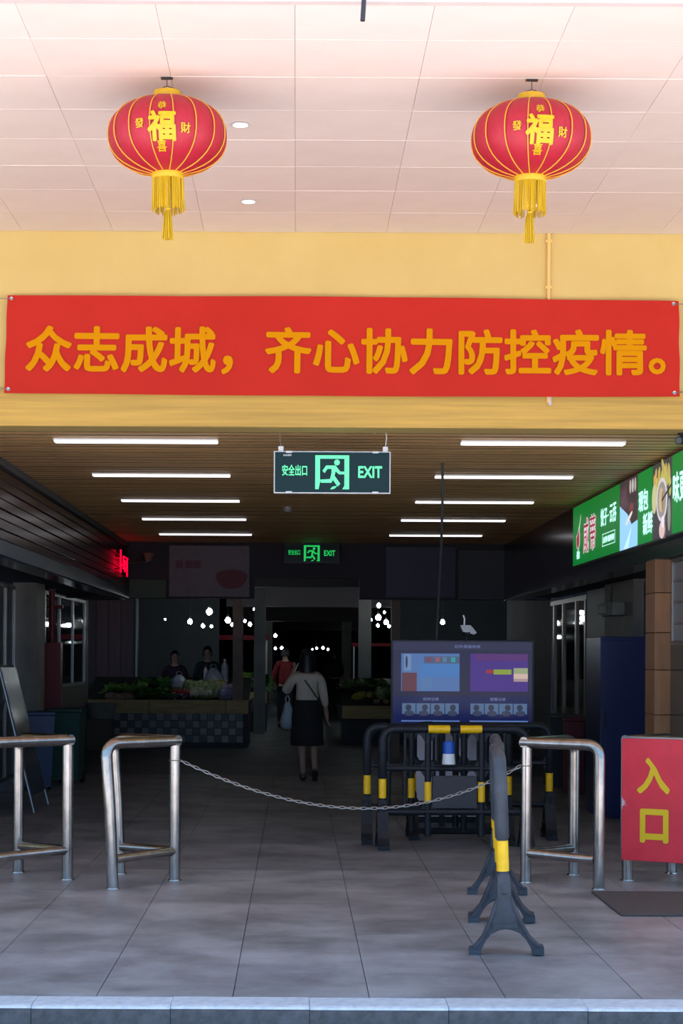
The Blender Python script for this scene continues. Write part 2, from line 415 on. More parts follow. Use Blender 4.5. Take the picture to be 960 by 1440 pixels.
panel('navy_board', 'plain dark board right of the navy blue board', 643, 760, 772, 842, mat('navy_board_dark', (.02, .022, .04), .5, var=.1))
panel('green_board', 'dull green board left of the pinkish poster board', 181, 233, 816, 842, mat('green_board', (.012, .05, .022), .5, var=.1))
# aisle beams deeper inside
for i, (y, z0) in enumerate(((17.5 * K, 2.75), (22 * K, 2.62), (28 * K, 2.5), (36 * K, 2.45))):
    struct(B('trim_%d' % (i + 2), mat('aisle_beam', (.12, .11, .12), .6), -1.6, 2.3, y, y + .3, z0, 3.7), 'dark cross beam over the market aisle')
for i, (px, y, w, m) in enumerate(((365, 18.5 * K, .22, m_pale), (513, 18.5 * K, .24, m_pale), (556, 14.2 * K, .13, m_brown), (376, 30 * K, .3, m_pale), (487, 30 * K, .3, m_pale))):
    struct(B('wall_column_%d' % (i + 1), m, X(px, y) - w / 2, X(px, y) + w / 2, y, y + w, 0, 3.7))

# ------------------------------------------------------------------ lanterns
LR, LH = .302, .195
def lan_r(t):      # t -1..1 along height
    return LR * (1 - abs(t) ** 2.35) ** .5 if abs(t) < 1 else 0
def lan_pt(a, z, off=0):
    t = max(-.985, min(.985, z / LH)); r = max(.075, lan_r(t)) + off
    return (r * math.sin(a), -r * math.cos(a), z)
def lantern(label, loc, tilt):
    t = thing('red_lantern', label, 'lantern', loc, 0, 'red festival lanterns under the porch')
    NR = 16
    vs = []; fs = []; n = NR * 6; ts = [-1 + 2 * i / 26 for i in range(27)]
    for tt in ts:
        zz = LH * math.sin(tt * math.pi / 2)
        for k in range(n):
            a = 2 * math.pi * (k + 3) / n; bul = -.008 * abs(math.cos(NR * (a - math.pi / NR) / 2)) ** 6 * lan_r(max(-.98, min(.98, zz / LH))) / LR
            vs.append(lan_pt(a, zz, bul))
    for i in range(26):
        for k in range(n): fs.append((i * n + k, i * n + (k + 1) % n, (i + 1) * n + (k + 1) % n, (i + 1) * n + k))
    MB().add(vs, fs).build('lantern_body', m_red, t, True)
    for k in range(NR):
        a = 2 * math.pi * (k + .5) / NR
        MB().tube([lan_pt(a, LH * math.sin(u * math.pi / 2 / 10), .0003) for u in range(-10, 11)], .0032, 6).build('rib', m_goldline, t, True)
    MB().lathe([(.068, LH - .012), (.07, LH - .008), (.07, LH + .030), (.066, LH + .034), (.03, LH + .034)], n=28).build('top_cap', m_gold, t, True)
    MB().lathe([(.03, -LH - .026), (.078, -LH - .026), (.081, -LH - .02), (.081, -LH + .006), (.072, -LH + .014)], n=28).build('bottom_cap', m_gold, t, True)
    fb = MB(); rr = random.Random(3)
    for k in range(84):
        a = 2 * math.pi * k / 84; r0 = .078; l = .165 + rr.uniform(-.01, .006); d = rr.uniform(-.003, .008)
        if rr.random() < .16: continue
        fb.tube([(r0 * math.cos(a), r0 * math.sin(a), -LH - .02), ((r0 + d * .4) * math.cos(a), (r0 + d * .4) * math.sin(a), -LH - .1), ((r0 + d) * math.cos(a), (r0 + d) * math.sin(a), -LH - .02 - l)], .0028, 4)
    o = fb.build('fringe', m_fringe, t); o['kind'] = 'stuff'
    MB().tube([(0, 0, -LH - .02), (0, 0, -LH - .17)], .003, 6).lathe([(.004, -.012), (.014, -.006), (.016, 0), (.012, .008), (.004, .012)], (0, 0, -LH - .172), 12).build('tassel_bead', m_gold, t, True)
    tb = MB()
    for k in range(26):
        a = k * 2.4; r0 = .006 + .018 * ((k % 5) / 5); r1 = r0 * 1.45
        tb.tube([(r0 * .6 * math.cos(a), r0 * .6 * math.sin(a), -LH - .18), (r0 * math.cos(a), r0 * math.sin(a), -LH - .21), (r1 * math.cos(a), r1 * math.sin(a), -LH - .325 + rr.uniform(-.006, .006))], .003, 4)
    o = tb.build('tassel', m_fringe, t); o['kind'] = 'stuff'
    hb = MB().tube([(-.035, 0, LH + .03), (-.033, 0, LH + .05), (0, 0, LH + .062), (.033, 0, LH + .05), (.035, 0, LH + .03)], .0022, 6)
    hb.tube([(0, 0, LH + .062), (0, 0, HP - loc[2] - .006)], .0022, 6)
    hb.build('hanging_wire', m_wire, t)
    B('ceiling_hook', m_wire, -.03, .03, -.012, .012, HP - loc[2] - .008, HP - loc[2] - .001, t)
    for ch, w, h, u, v in (('福', .140, .146, 0, -.026), ('恭', .042, .044, .002, .076), ('喜', .046, .046, -.003, -.116), ('發', .046, .048, -.112, -.010), ('財', .050, .050, .118, -.036)):
        gv, gf = fit(ch, w, h, .035 if ch == '福' else .02)
        bm = flat_bm([(x + u, y + v, l) for x, y, l in gv], gf, .018)
        for q in bm.verts:
            x, z = q.co.x, q.co.y; r = max(.1, lan_r(z / LH)); q.co = lan_pt(x / r, z, .0050 + q.co.z)
        MB().bm(bm).build('gold_character', m_gold, t)
    t.rotation_euler = (0, R(tilt), R(2 * tilt))
    return t
YL = 4.88 * K
lantern('red round lantern with gold characters on the left, wire hanger above', (X(231.5, YL), YL, Z(193, YL)), -.8)
lantern('red round lantern with gold characters on the right, downlight behind its fringe', (X(742.5, YL), YL, Z(195, YL)), .6)

# downlights
for px, py, lab in ((334, 175, 'round ceiling downlight beside the left lantern, the nearer one'), (346, 283, 'round ceiling downlight below and right of left lantern near yellow wall'), (745, 286, 'round ceiling downlight behind the right lantern fringe')):
    y = (HP - CH) * F / (PY - py); t = thing('downlight', lab, 'ceiling light', (X(px, y), y, HP))
    MB().lathe([(.045, -.001), (.052, -.004), (.052, -.006), (.04, -.006), (.04, -.001)], n=20).build('trim_ring', m_white, t, True)
    MB().lathe([(.0, -.0065), (.041, -.0065), (.041, -.0075), (.0, -.008)], n=20).build('lens', m_down, t)
# dark rod hanging from the canopy edge
tag(MB().tube([(X(508, 8.22), 8.22, HP + .12), (X(507, 8.22), 8.22, HP), (X(505, 8.22), 8.22, Z(29, 8.22))], .011, 8).build('hanging_rod', m_wire), 'short dark rod hanging from the canopy edge at the top', 'rod')

# ------------------------------------------------------------------ banner
YB = YF - .045
bn = thing('banner', 'red cloth banner with yellow Chinese slogan on the yellow wall', 'banner', (0, 0, 0))
cor = {'tl': (X(8, YB), Z(416.5, YB)), 'tr': (X(951, YB), Z(424 - 4.2, YB)), 'bl': (X(4, YB), Z(555, YB)), 'br': (X(953, YB), Z(557 - 1.6, YB))}
def bpos(u, v):
    x = (cor['tl'][0] * (1 - u) + cor['tr'][0] * u) * v + (cor['bl'][0] * (1 - u) + cor['br'][0] * u) * (1 - v)
    z = (cor['tl'][1] * (1 - u) + cor['tr'][1] * u) * v + (cor['bl'][1] * (1 - u) + cor['br'][1] * u) * (1 - v)
    sag = .008 * math.sin(math.pi * u) * (1 - v) + .004 * math.sin(7 * u + 1) * v
    edge = min(u, 1 - u); y = .010 * math.sin(9 * u + 3 * v) * math.sin(math.pi * v) + .006 * math.sin(23 * u - 6 * v + 1) + .012 * math.exp(-edge * 30) * math.sin(14 * v + 9 * edge)
    return Vector((x, YB - .012 + y, z - sag))
NU, NV = 120, 16
vs = [bpos(i / NU, j / NV) for j in range(NV + 1) for i in range(NU + 1)]
vs += [v + Vector((0, .004, 0)) for v in vs]
S_ = (NU + 1) * (NV + 1)
fs = [(j * (NU + 1) + i, j * (NU + 1) + i + 1, (j + 1) * (NU + 1) + i + 1, (j + 1) * (NU + 1) + i) for j in range(NV) for i in range(NU)]
rim = [i for i in range(NU + 1)] + [j * (NU + 1) + NU for j in range(1, NV + 1)] + [NV * (NU + 1) + i for i in range(NU - 1, -1, -1)] + [j * (NU + 1) for j in range(NV - 1, 0, -1)]
fs = fs + [tuple(i + S_ for i in f[::-1]) for f in fs] + [(rim[k], rim[(k + 1) % len(rim)], rim[(k + 1) % len(rim)] + S_, rim[k] + S_) for k in range(len(rim))]
MB().add(vs, fs).build('cloth', m_banner, bn, True)
slog = '众志成城，齐心协力防控疫情。'
bw = X(952, YB) - X(6, YB); bh = Z(418, YB) - Z(556, YB); em = 67.25 * YB / F
for i, ch in enumerate(slog):
    gv, gf = glyphs(ch, .027)
    bm = flat_bm(gv, gf, .12)
    for q_ in bm.verts:
        x, y = q_.co.x, q_.co.y
        xx = (X(33.0, YB) + (i + x) * em - X(6, YB)) / bw; v = (Z(518.5, YB) + y * em * .985 - Z(556, YB)) / bh
        p = bpos(xx, v); q_.co = (p.x, p.y - .006 - q_.co.z * 1.5, p.z)
    MB().bm(bm).build('character', m_btext, bn)
for u, v, dx, dz in ((.006, .965, -.14, .01), (.006, .04, -.14, .01), (.992, .965, .16, -.0), (.992, .04, .16, .03)):
    p = bpos(u, v)
    MB().lathe([(.007, -.001), (.013, -.002), (.013, .002), (.007, .001)], (0, 0, 0), 12).build('eyelet', m_steel, bn).matrix_world = Matrix.Translation((p.x, p.y - .005, p.z)) @ Matrix.Rotation(R(90), 4, 'X')
    MB().tube([(p.x, p.y - .006, p.z), (p.x + dx * .4, p.y + .0, p.z + dz * .2), (p.x + dx, YF - .004, p.z + dz)], .0025, 5).build('cord', m_alu, bn)

cp = thing('conduit_pipe', 'thin painted conduit pipe running down the yellow wall behind the banner', 'pipe', (X(768, YF), YF - .016, 0))
MB().tube([(0, 0, Z(557, YF) - .04), (0, 0, HP - .002)], .013, 10).build('pipe', mat('conduit_paint', srgb(236, 190, 110), .6), cp, True)
MB().tube([(.012, 0, Z(569, YF)), (.012, 0, Z(557, YF) + .03)], .014, 10).build('pipe_end', mat('conduit_end', (.6, .5, .45), .5), cp, True)
for z in (Z(340, YF), Z(405, YF)):
    B('pipe_clip', _M['conduit_paint'], -.022, .022, -.008, .014, z, z + .02, cp)

# ------------------------------------------------------------------ linear lights in the slatted ceiling
ys = [(HC - CH) * F / k for k in (303, 255, 219, 193, 171.5)]
ords = ['nearest the entrance', 'second from the entrance', 'third from the entrance', 'fourth from the entrance', 'farthest from the entrance']
for side, cx in (('left', -1.185), ('right', 1.81)):
    for y, od in zip(ys, ords):
        t = thing('linear_light', 'long white ceiling tube light in the %s row, %s' % (side, od), 'ceiling light', (cx, y, HC), 0, 'linear lights of the slatted ceiling')
        B('housing', m_white, -.605, .605, -.064, .064, -.012, -.001, t)
        MB().box(-.6, .6, -.055, .055, -.026, -.0125, .004).build('diffuser', m_tube, t)

# ------------------------------------------------------------------ exit signs
def runner(b, s, cz, y, m):
    """running figure in a door frame, size s"""
    def P(pts, d=.0): return [(x * s, cz + z * s) for x, z in pts]
    k = MB()
    k.prism(P([(-.5, -.5), (-.5, .5), (.5, .5), (.5, -.5), (.30, -.5), (.36, -.40), (.36, .40), (-.36, .40), (-.36, -.30), (-.40, -.5)]), y - .004, y, 'y')
    k.prism(P([(.14 + .085 * math.cos(i * .5236), .29 + .085 * math.sin(i * .5236)) for i in range(12)]), y - .004, y, 'y')
    k.prism(P([(-.18, .20), (.10, .20), (.16, .12), (.24, .02), (.36, .02), (.36, -.06), (.20, -.06), (.10, .03), (.07, -.10), (.24, -.34), (.16, -.42), (.02, -.22), (-.02, -.31), (-.33, -.31), (-.36, -.22), (-.06, -.20), (-.02, -.02), (-.02, .10), (-.14, .10), (-.22, -.02), (-.29, .04)]), y - .004, y, 'y')
    k.prism(P([(-.06, -.5), (.02, -.42), (.14, -.40), (.10, -.46), (.02, -.5)]), y - .004, y, 'y')
    return k.build('running_figure', m, b)
def exit_sign(label, px0, px1, py0, py1, y, m, top, clips=True):
    w = (px1 - px0) / F * y; h = (py1 - py0) / F * y
    t = thing('exit_sign', label, 'exit sign', (X((px0 + px1) / 2, y), y, Z((py0 + py1) / 2, y)))
    MB().box(-w / 2, w / 2, -.012, .022, -h / 2, h / 2, .003).build('housing', m_white if clips else m_black, t)
    B('panel', m_exit, -w / 2 + .008, w / 2 - .008, -.016, -.0125, -h / 2 + .008, h / 2 - .008, t)
    def txt(name, body, cx, cz, ww, hh, bold, mm):
        v, f = fit(body, ww, hh, bold); MB().add([(x + cx, -.0175 - l * .0002, z + cz) for x, z, l in v], f).build(name, mm, t)
    txt('lettering', '安全出口', -.322 * w, .045 * h, .215 * w, .26 * h, .018, m)
    txt('lettering', 'EXIT', .325 * w, .01 * h, .205 * w, .28 * h, .03, m)
    runner(t, .80 * h, 0, -.0165, m)
    if clips:
        for x in (-.37, .37):
            for z in (-1, 1):
                B('clip', m_white, x * w - .022, x * w + .022, -.022, -.0165, z * (h / 2 - .007) - .007, z * (h / 2 - .007) + .007, t)
        for x in (-.44, .455):
            B('hanger_bracket', m_white, x * w - .018, x * w + .018, -.012, .012, h / 2 + .001, h / 2 + .034, t)
        txt('lettering', '应急照明', -.385 * w, .40 * h, .07 * w, .045 * h, .03, m_white)
        zt = top - t.location.z
        MB().tube([(-.44 * w, 0, h / 2 + .03), (-.445 * w, 0, (h / 2 + zt) / 2), (-.45 * w, 0, zt)], .002, 6).build('cable', m_alu, t)
        MB().tube([(.455 * w, 0, h / 2 + .03), (.465 * w, 0, h / 2 + .10), (.455 * w, 0, h / 2 + .145), (.40 * w, 0, h / 2 + .16), (.36 * w, .05, zt)], .0035, 6).build('cable', m_white, t)
    else:
        B('mount', m_black, -.16 * w, .16 * w, -.01, .02, h / 2 + .001, top - t.location.z, t)
    return t
exit_sign('large hanging exit sign with green running figure at the entrance', 383.5, 547.5, 634.5, 694, 6.84 * K, m_green_e, HC + .002)
exit_sign('smaller glowing green exit sign at the far end of the slatted ceiling', 399, 476, 764, 792, 13.45 * K, m_green_e2, HC, False)

# smoke detector, corner camera
y = (HC - CH) * F / (PY - 713)
t = thing('smoke_detector', 'small round smoke detector on the slatted ceiling below exit sign', 'detector', (X(403, y), y, HC))
MB().lathe([(.05, 0), (.05, -.03), (.035, -.055), (.0, -.06)], n=16).build('dome', mat('grey_plastic', (.25, .24, .24), .5), t, True)
MB().lathe([(.062, 0), (.062, -.01), (.052, -.012)], n=16).build('base_ring', m_alu, t, True)

y = YF + .2
t = thing('security_camera', 'small black camera under the yellow wall at the right edge', 'camera', (X(957, y), y, HC - .006))
MB().lathe([(.03, 0), (.03, -.012), (.014, -.016), (.014, -.03)], n=14).build('mount', m_bplastic, t, True)
MB().tube([(.03, .06, -.05), (.0, .0, -.048), (-.035, -.07, -.06)], [.022, .03, .03], 12).build('housing', m_bplastic, t, True)
MB().tube([(-.036, -.071, -.06), (-.04, -.08, -.0615)], .022, 12).build('lens', m_glass, t, True)

# ------------------------------------------------------------------ green light box sign on the right
YS = 10.06 * K
XS = 2.90; zb, ztp = 2.452, 3.058
sg = thing('shop_light_box', 'long glowing green shop sign with dumpling pictures on the right wall', 'shop sign', (XS, YS, zb))
B('box', m_black, 0, .048, -3.16 * K, .03, -.012, ztp - zb + .012, sg)
pe = print_mat('light_box_print', 1.0, .3, 0)
G1, G2 = (.0, .155, .02), (.0, .20, .028)
def SU(px): return (YS - XS * F / (px - PX)) / K
H_ = ztp - zb
def q(b, u0, u1, v0, v1, c, lift=.004):
    b.add([(-lift, -u0, v0), (-lift, -u1, v0), (-lift, -u1, v1), (-lift, -u0, v1)], [(0, 1, 2, 3)], c)
def ell(b, cu, cv, ru, rv, c, lift, n=18, a0=0):
    b.add([(-lift, -(cu + ru * math.cos(2 * math.pi * k / n) * math.cos(a0) - rv * math.sin(2 * math.pi * k / n) * math.sin(a0)), cv + ru * math.cos(2 * math.pi * k / n) * math.sin(a0) + rv * math.sin(2 * math.pi * k / n) * math.cos(a0)) for k in range(n)], [tuple(range(n))], c)
u1, u2, u3, u4, u5 = SU(871), SU(896), SU(917), SU(944), 3.15
for a, b, g in ((0, u1, G1), (u2, u3, G2), (u4, u5, G2)):
    k = MB(); q(k, a, b - .004, 0, H_, g); k.build('green_panel', pe, sg)
# food picture one: blue-white cloth, dark bowl, chopsticks
k = MB(); q(k, u1, u2, 0, H_, (.05, .025, .035))
k.add([(-.005, -u1, 0), (-.005, -(u2 - .0), 0), (-.005, -u2, .22), (-.005, -(u1 + .3), .20), (-.005, -(u1 + .2), .30), (-.005, -u1, .40)], [(0, 1, 2, 3, 4, 5)], (.30, .62, .95))
k.add([(-.006, -(u1 + .1), 0), (-.006, -(u1 + .22), 0), (-.006, -(u1 + .30), .18)], [(0, 1, 2)], (.55, .85, 1.0))
ell(k, u1 + .33, .33, .09, .12, (.03, .02, .02), .0062); ell(k, u1 + .30, .34, .05, .05, (.16, .03, .03), .0068)
ell(k, u1 + .24, .26, .10, .02, (.75, .70, .62), .0072, a0=.5)
for i, c in enumerate(((.45, .42, .38), (.5, .48, .46), (.4, .36, .3))): ell(k, u1 + .27 + i * .06, .53, .022, .06, c, .0064)
for i in range(3): ell(k, u1 + .06 + i * .05, .46, .014, .10, (.12, .06, .08), .0064)
k.build('dumpling_picture', pe, sg)
# food picture two: bowl on dark cloth, yellow noodles
k = MB(); q(k, u3, u4, 0, H_, (.045, .04, .05)); w_ = u4 - u3
rr = random.Random(5)
for i in range(16):
    uu = u3 + .02 + rr.random() * (w_ - .05); vv = H_ - .02 - rr.random() * .12 - .10 * abs((uu - u3) / w_ - .5) * 2
    ell(k, uu, vv - .02, .022, .075, (.42 + rr.random() * .15, .36 + rr.random() * .1, .10), .005 + i * .0001, a0=rr.uniform(-.4, .4))
ell(k, u3 + .04, .33, .05, .12, (.55, .52, .28), .0068)
ell(k, u3 + .20, .30, .115, .175, (.62, .58, .62), .007); ell(k, u3 + .20, .30, .09, .145, (.30, .26, .24), .0074)
ell(k, u3 + .19, .30, .05, .10, (.55, .40, .25), .0078); ell(k, u3 + .22, .29, .02, .08, (.25, .22, .06), .0081)
k.add([(-.0085, -(u3 + .20), .30), (-.0085, -(u3 + .21), .28), (-.0085, -u4, .375), (-.0085, -u4, .40)], [(0, 1, 2, 3)], (.03, .03, .04))
ell(k, u3 + .21, .06, .06, .07, (.70, .50, .48), .0085); ell(k, u3 + .23, .12, .03, .05, (.8, .72, .8), .0088)
ell(k, u4 - .05, .16, .03, .13, (.25, .27, .22), .0066)
k.build('noodle_picture', pe, sg)
mw = mat('sign_letter_white', (.6, .9, .85), .4, emit=(.62, 1.0, .93), es=.95)
mr_ = mat('sign_letter_red', (.4, .02, .04), .4, emit=(.30, .015, .04), es=.9)
mo_ = mat('sign_letter_outline', (.6, .5, .55), .4, emit=(.72, .60, .66), es=.9)
def st_(name, body, cu, cv, w, h, bold, m, lift=.0065):
    v, f = fit(body, w, h, bold); MB().add([(-lift - l * .0001, -(x + cu), y + cv) for x, y, l in v], f).build(name, m, sg)
def zc(py, px): return Z(py, XS * F / (px - PX)) - zb
st_('logo_character', '咸', SU(823.6), zc(751, 823.6), .185, .36, .055, mo_); st_('logo_character', '咸', SU(823.6), zc(751, 823.6), .175, .34, -.0, mr_, .008)
st_('logo_character', '蒂', SU(833), zc(746, 833), .185, .36, .055, mo_); st_('logo_character', '蒂', SU(833), zc(746, 833), .175, .34, -.0, mr_, .008)
k = MB(); cu, cv = SU(812.5), zc(755, 812.5)
def poly(pts, c, lift): k.add([(-lift, -(cu + x), cv + y) for x, y in pts], [tuple(range(len(pts)))], c)
poly([(-.07, .02), (-.02, .05), (.03, .12), (.06, .04), (.055, -.07), (.01, -.13), (-.05, -.09)], (.62, .55, .55), .006)
poly([(-.055, .01), (-.02, .03), (.025, .09), (.045, .03), (.04, -.06), (.01, -.11), (-.04, -.075)], (.28, .02, .02), .007)
poly([(.03, .10), (.05, .09), (.10, .24), (.085, .22)], (.5, .8, .5), .0065)
k.build('chili_emblem', pe, sg)
st_('lettering', '美食', cu + .005, cv - .17, .10, .09, .03, mw)
st_('lettering', '饺子', SU(848.7), zc(724.5, 848.7), .19, .175, .018, mw); st_('lettering', '云吞', SU(861.3), zc(718.5, 861.3), .18, .175, .018, mw)
k = MB(); ell(k, SU(855), zc(722, 855), .012, .012, (.6, .95, .88), .0065, 8); k.build('dot', pe, sg)
k = MB(); a, b = SU(846.5), SU(864.5); c, d = zc(767, 846.5), zc(749, 846.5)
for x0, x1, z0, z1 in ((a, b, c, c + .009), (a, b, d - .009, d), (a, a + .012, c, d), (b - .012, b, c, d)): q(k, x0, x1, z0, z1, (.45, .85, .7), .0065)
k.build('outline_box', pe, sg)
st_('lettering', '皮薄·馅料鲜', (a + b) / 2, (c + d) / 2, (b - a) * .86, (d - c) * .5, .02, mw)
st_('lettering', '现包', SU(904), zc(701, 904), .215, .185, .018, mw); st_('lettering', '新鲜', SU(910.4), zc(733, 910.4), .215, .185, .018, mw)
st_('lettering', '味更', SU(955.0) , zc(680.5, 955), .255, .235, .018, mw)

for o in sg.children:
    if not o.name.startswith('box'): o.scale = (1, K, 1)

# ------------------------------------------------------------------ steel rails
def arc_corner(p0, pc, p1, r, n=6):
    p0, pc, p1 = map(Vector, (p0, pc, p1)); a = pc + (p0 - pc).normalized() * r; b = pc + (p1 - pc).normalized() * r
    return [((1 - t) ** 2) * a + 2 * t * (1 - t) * pc + t * t * b for t in [i / n for i in range(n + 1)]]
def rail(label, apex, front, rear, top=.93, low=.187, r=.037, lean=(0, 0)):
    t = thing('steel_rail', label, 'railing', (*apex, 0), 0, 'bent steel tube rails across the entrance')
    A = Vector((0, 0, 0)); Fp = Vector((front[0] - apex[0], front[1] - apex[1], 0)); Rp = Vector((rear[0] - apex[0], rear[1] - apex[1], 0))
    up = Vector((0, 0, 1)); ln = Vector((lean[0], lean[1], 0))
    MB().tube([A, A + up * (top - .03)], r, 16).build('post', m_steel, t, True)
    for q_, nm in ((Fp, 'front'), (Rp, 'rear')):
        tp = q_ + up * top + ln * 1.0
        path = [q_, q_ + up * .5 + ln * .5] + arc_corner(q_ + ln, tp, A + up * top, .09) + [A + up * top + (A - q_).normalized() * .03]
        MB().tube(path, r, 16).build('bent_tube', m_steel, t, True)
        MB().tube([q_ + up * low + ln * .2 + (A - q_).normalized() * .03, A + up * (low + .01)], r * .82, 14).build('lower_bar', m_steel, t, True)
        MB().lathe([(r * 1.05, .0), (r * 1.25, 0), (r * 1.2, .006), (r * 1.02, .008)], q_, 16).build('floor_ring', m_steel, t, True)
    MB().lathe([(r * 1.05, .0), (r * 1.25, 0), (r * 1.2, .006), (r * 1.02, .008)], A, 16).build('floor_ring', m_steel, t, True)
    return t
rail('steel tube rail left of the chain with a dented top bar', (-.80, 6.39 * K), (-1.165, 6.155 * K), (-1.195, 6.575 * K), lean=(-.045, 0))
rail('steel tube rail cut off by the left edge, beside the folding stand', (-1.515, 6.40 * K), (-1.98, 6.16 * K), (-1.90, 6.60 * K), lean=(.0, 0))
rail('steel tube rail right of the chain, beside the rubber mat', (1.535, 6.39 * K), (1.965, 6.21 * K), (1.92, 6.62 * K))
rail('steel tube rail carrying the red entrance board at the right edge', (2.235, 6.46 * K), (2.70, 6.30 * K), (2.62, 6.68 * K), top=.94)
# dents as small bolts on the right rail
# red entrance board
eb_ = thing('entrance_board', 'red board with yellow entrance characters hung on right-hand rail', 'sign board', (X(876, 12.28), 12.30, Z(1207, 12.28)), R(-29))
bw_, bh_ = .55, Z(1035.5, 12.28) - Z(1207, 12.28)
MB().box(0, bw_, -.008, .004, 0, bh_, .003).build('board', m_redboard, eb_)
B('edge_strip', m_alu, 0, bw_, -.011, .006, bh_ + .001, bh_ + .010, eb_); B('edge_strip', m_alu, -.004, -.0005, -.009, .005, 0, bh_, eb_)
v, f = fit('入', .225, .24, .035); MB().add([(x + .218, -.0095 - l * .0002, z + bh_ - .245) for x, z, l in v], f).build('character', m_yletter, eb_)
v, f = fit('口', .195, .225, .04); MB().add([(x + .225, -.0095 - l * .0002, z + bh_ - .575) for x, z, l in v], f).build('character', m_yletter, eb_)
rr = random.Random(2)
k = MB()
for i in range(16):
    a = rr.uniform(-1.4, 1.4); l = rr.uniform(.01, .045)
    k.add([(.003, -.0103, .33 + i * .006), (.003, -.0103, .336 + i * .006), (.004 + l * math.cos(a), -.0103, .37 + l * math.sin(a) * 1.3)], [(0, 1, 2)])
k.build('paint_chip', m_white, eb_)

# mat
tag(MB().box(X(852, 11.27), 3.6, 10.71, 11.79, .0005, .010, .003).build('rubber_mat', m_mat), 'dark grey rubber mat on the floor by the right-hand rails', 'mat')

# chain
p0, p1 = Vector((-.765, 12.30, Z(1070, 12.3))), Vector((1.50, 12.30, Z(1075, 12.3)))
ct = thing('steel_chain', 'thin steel chain sagging between the two inner rails', 'chain', p0)
def cpt(u):
    p = p0.lerp(p1, u); s = .30 * (1 - (2 * u - 1) ** 2); s2 = s * (1 + .12 * (2 * u - 1)); return p - Vector((0, 0, s2)) - p0
N_ = 600; acc = [0]; pts = [cpt(i / N_) for i in range(N_ + 1)]
for a, b in zip(pts[:-1], pts[1:]): acc.append(acc[-1] + (b - a).length)
lk = MB(); path = []
for i in range(12):
    a = 2 * math.pi * i / 12; path.append((.017 * math.cos(a) + (.006 if math.cos(a) > 0 else -.006), .0085 * math.sin(a), 0))
lk.tube(path, .0030, 5, closed=True)
l0 = lk.build('chain_link', mat('chain_steel', (.42, .40, .38), .4, 1.0), ct, True); pitch = .036; k_ = 0; s = .012; idx = 0
while s < acc[-1]:
    while acc[idx + 1] < s: idx += 1
    d = (pts[idx + 1] - pts[idx]).normalized()
    o = l0 if k_ == 0 else link('chain_link', l0.data, ct)
    rot = d.to_track_quat('X', 'Z') @ Matrix.Rotation(R(90 * (k_ % 2) + 20), 3, 'X').to_quaternion()
    o.location = pts[idx]; o.rotation_mode = 'QUATERNION'; o.rotation_quaternion = rot
    s += pitch; k_ += 1
for p, x in ((p0, -.80), (p1, 1.535)):
    MB().tube([(x - p0.x + .041 * math.cos(i * .5236), 6.39 * K - p0.y + .041 * math.sin(i * .5236), p.z - p0.z) for i in range(12)], .003, 5, closed=True).build('chain_loop', _M['chain_steel'], ct, True)

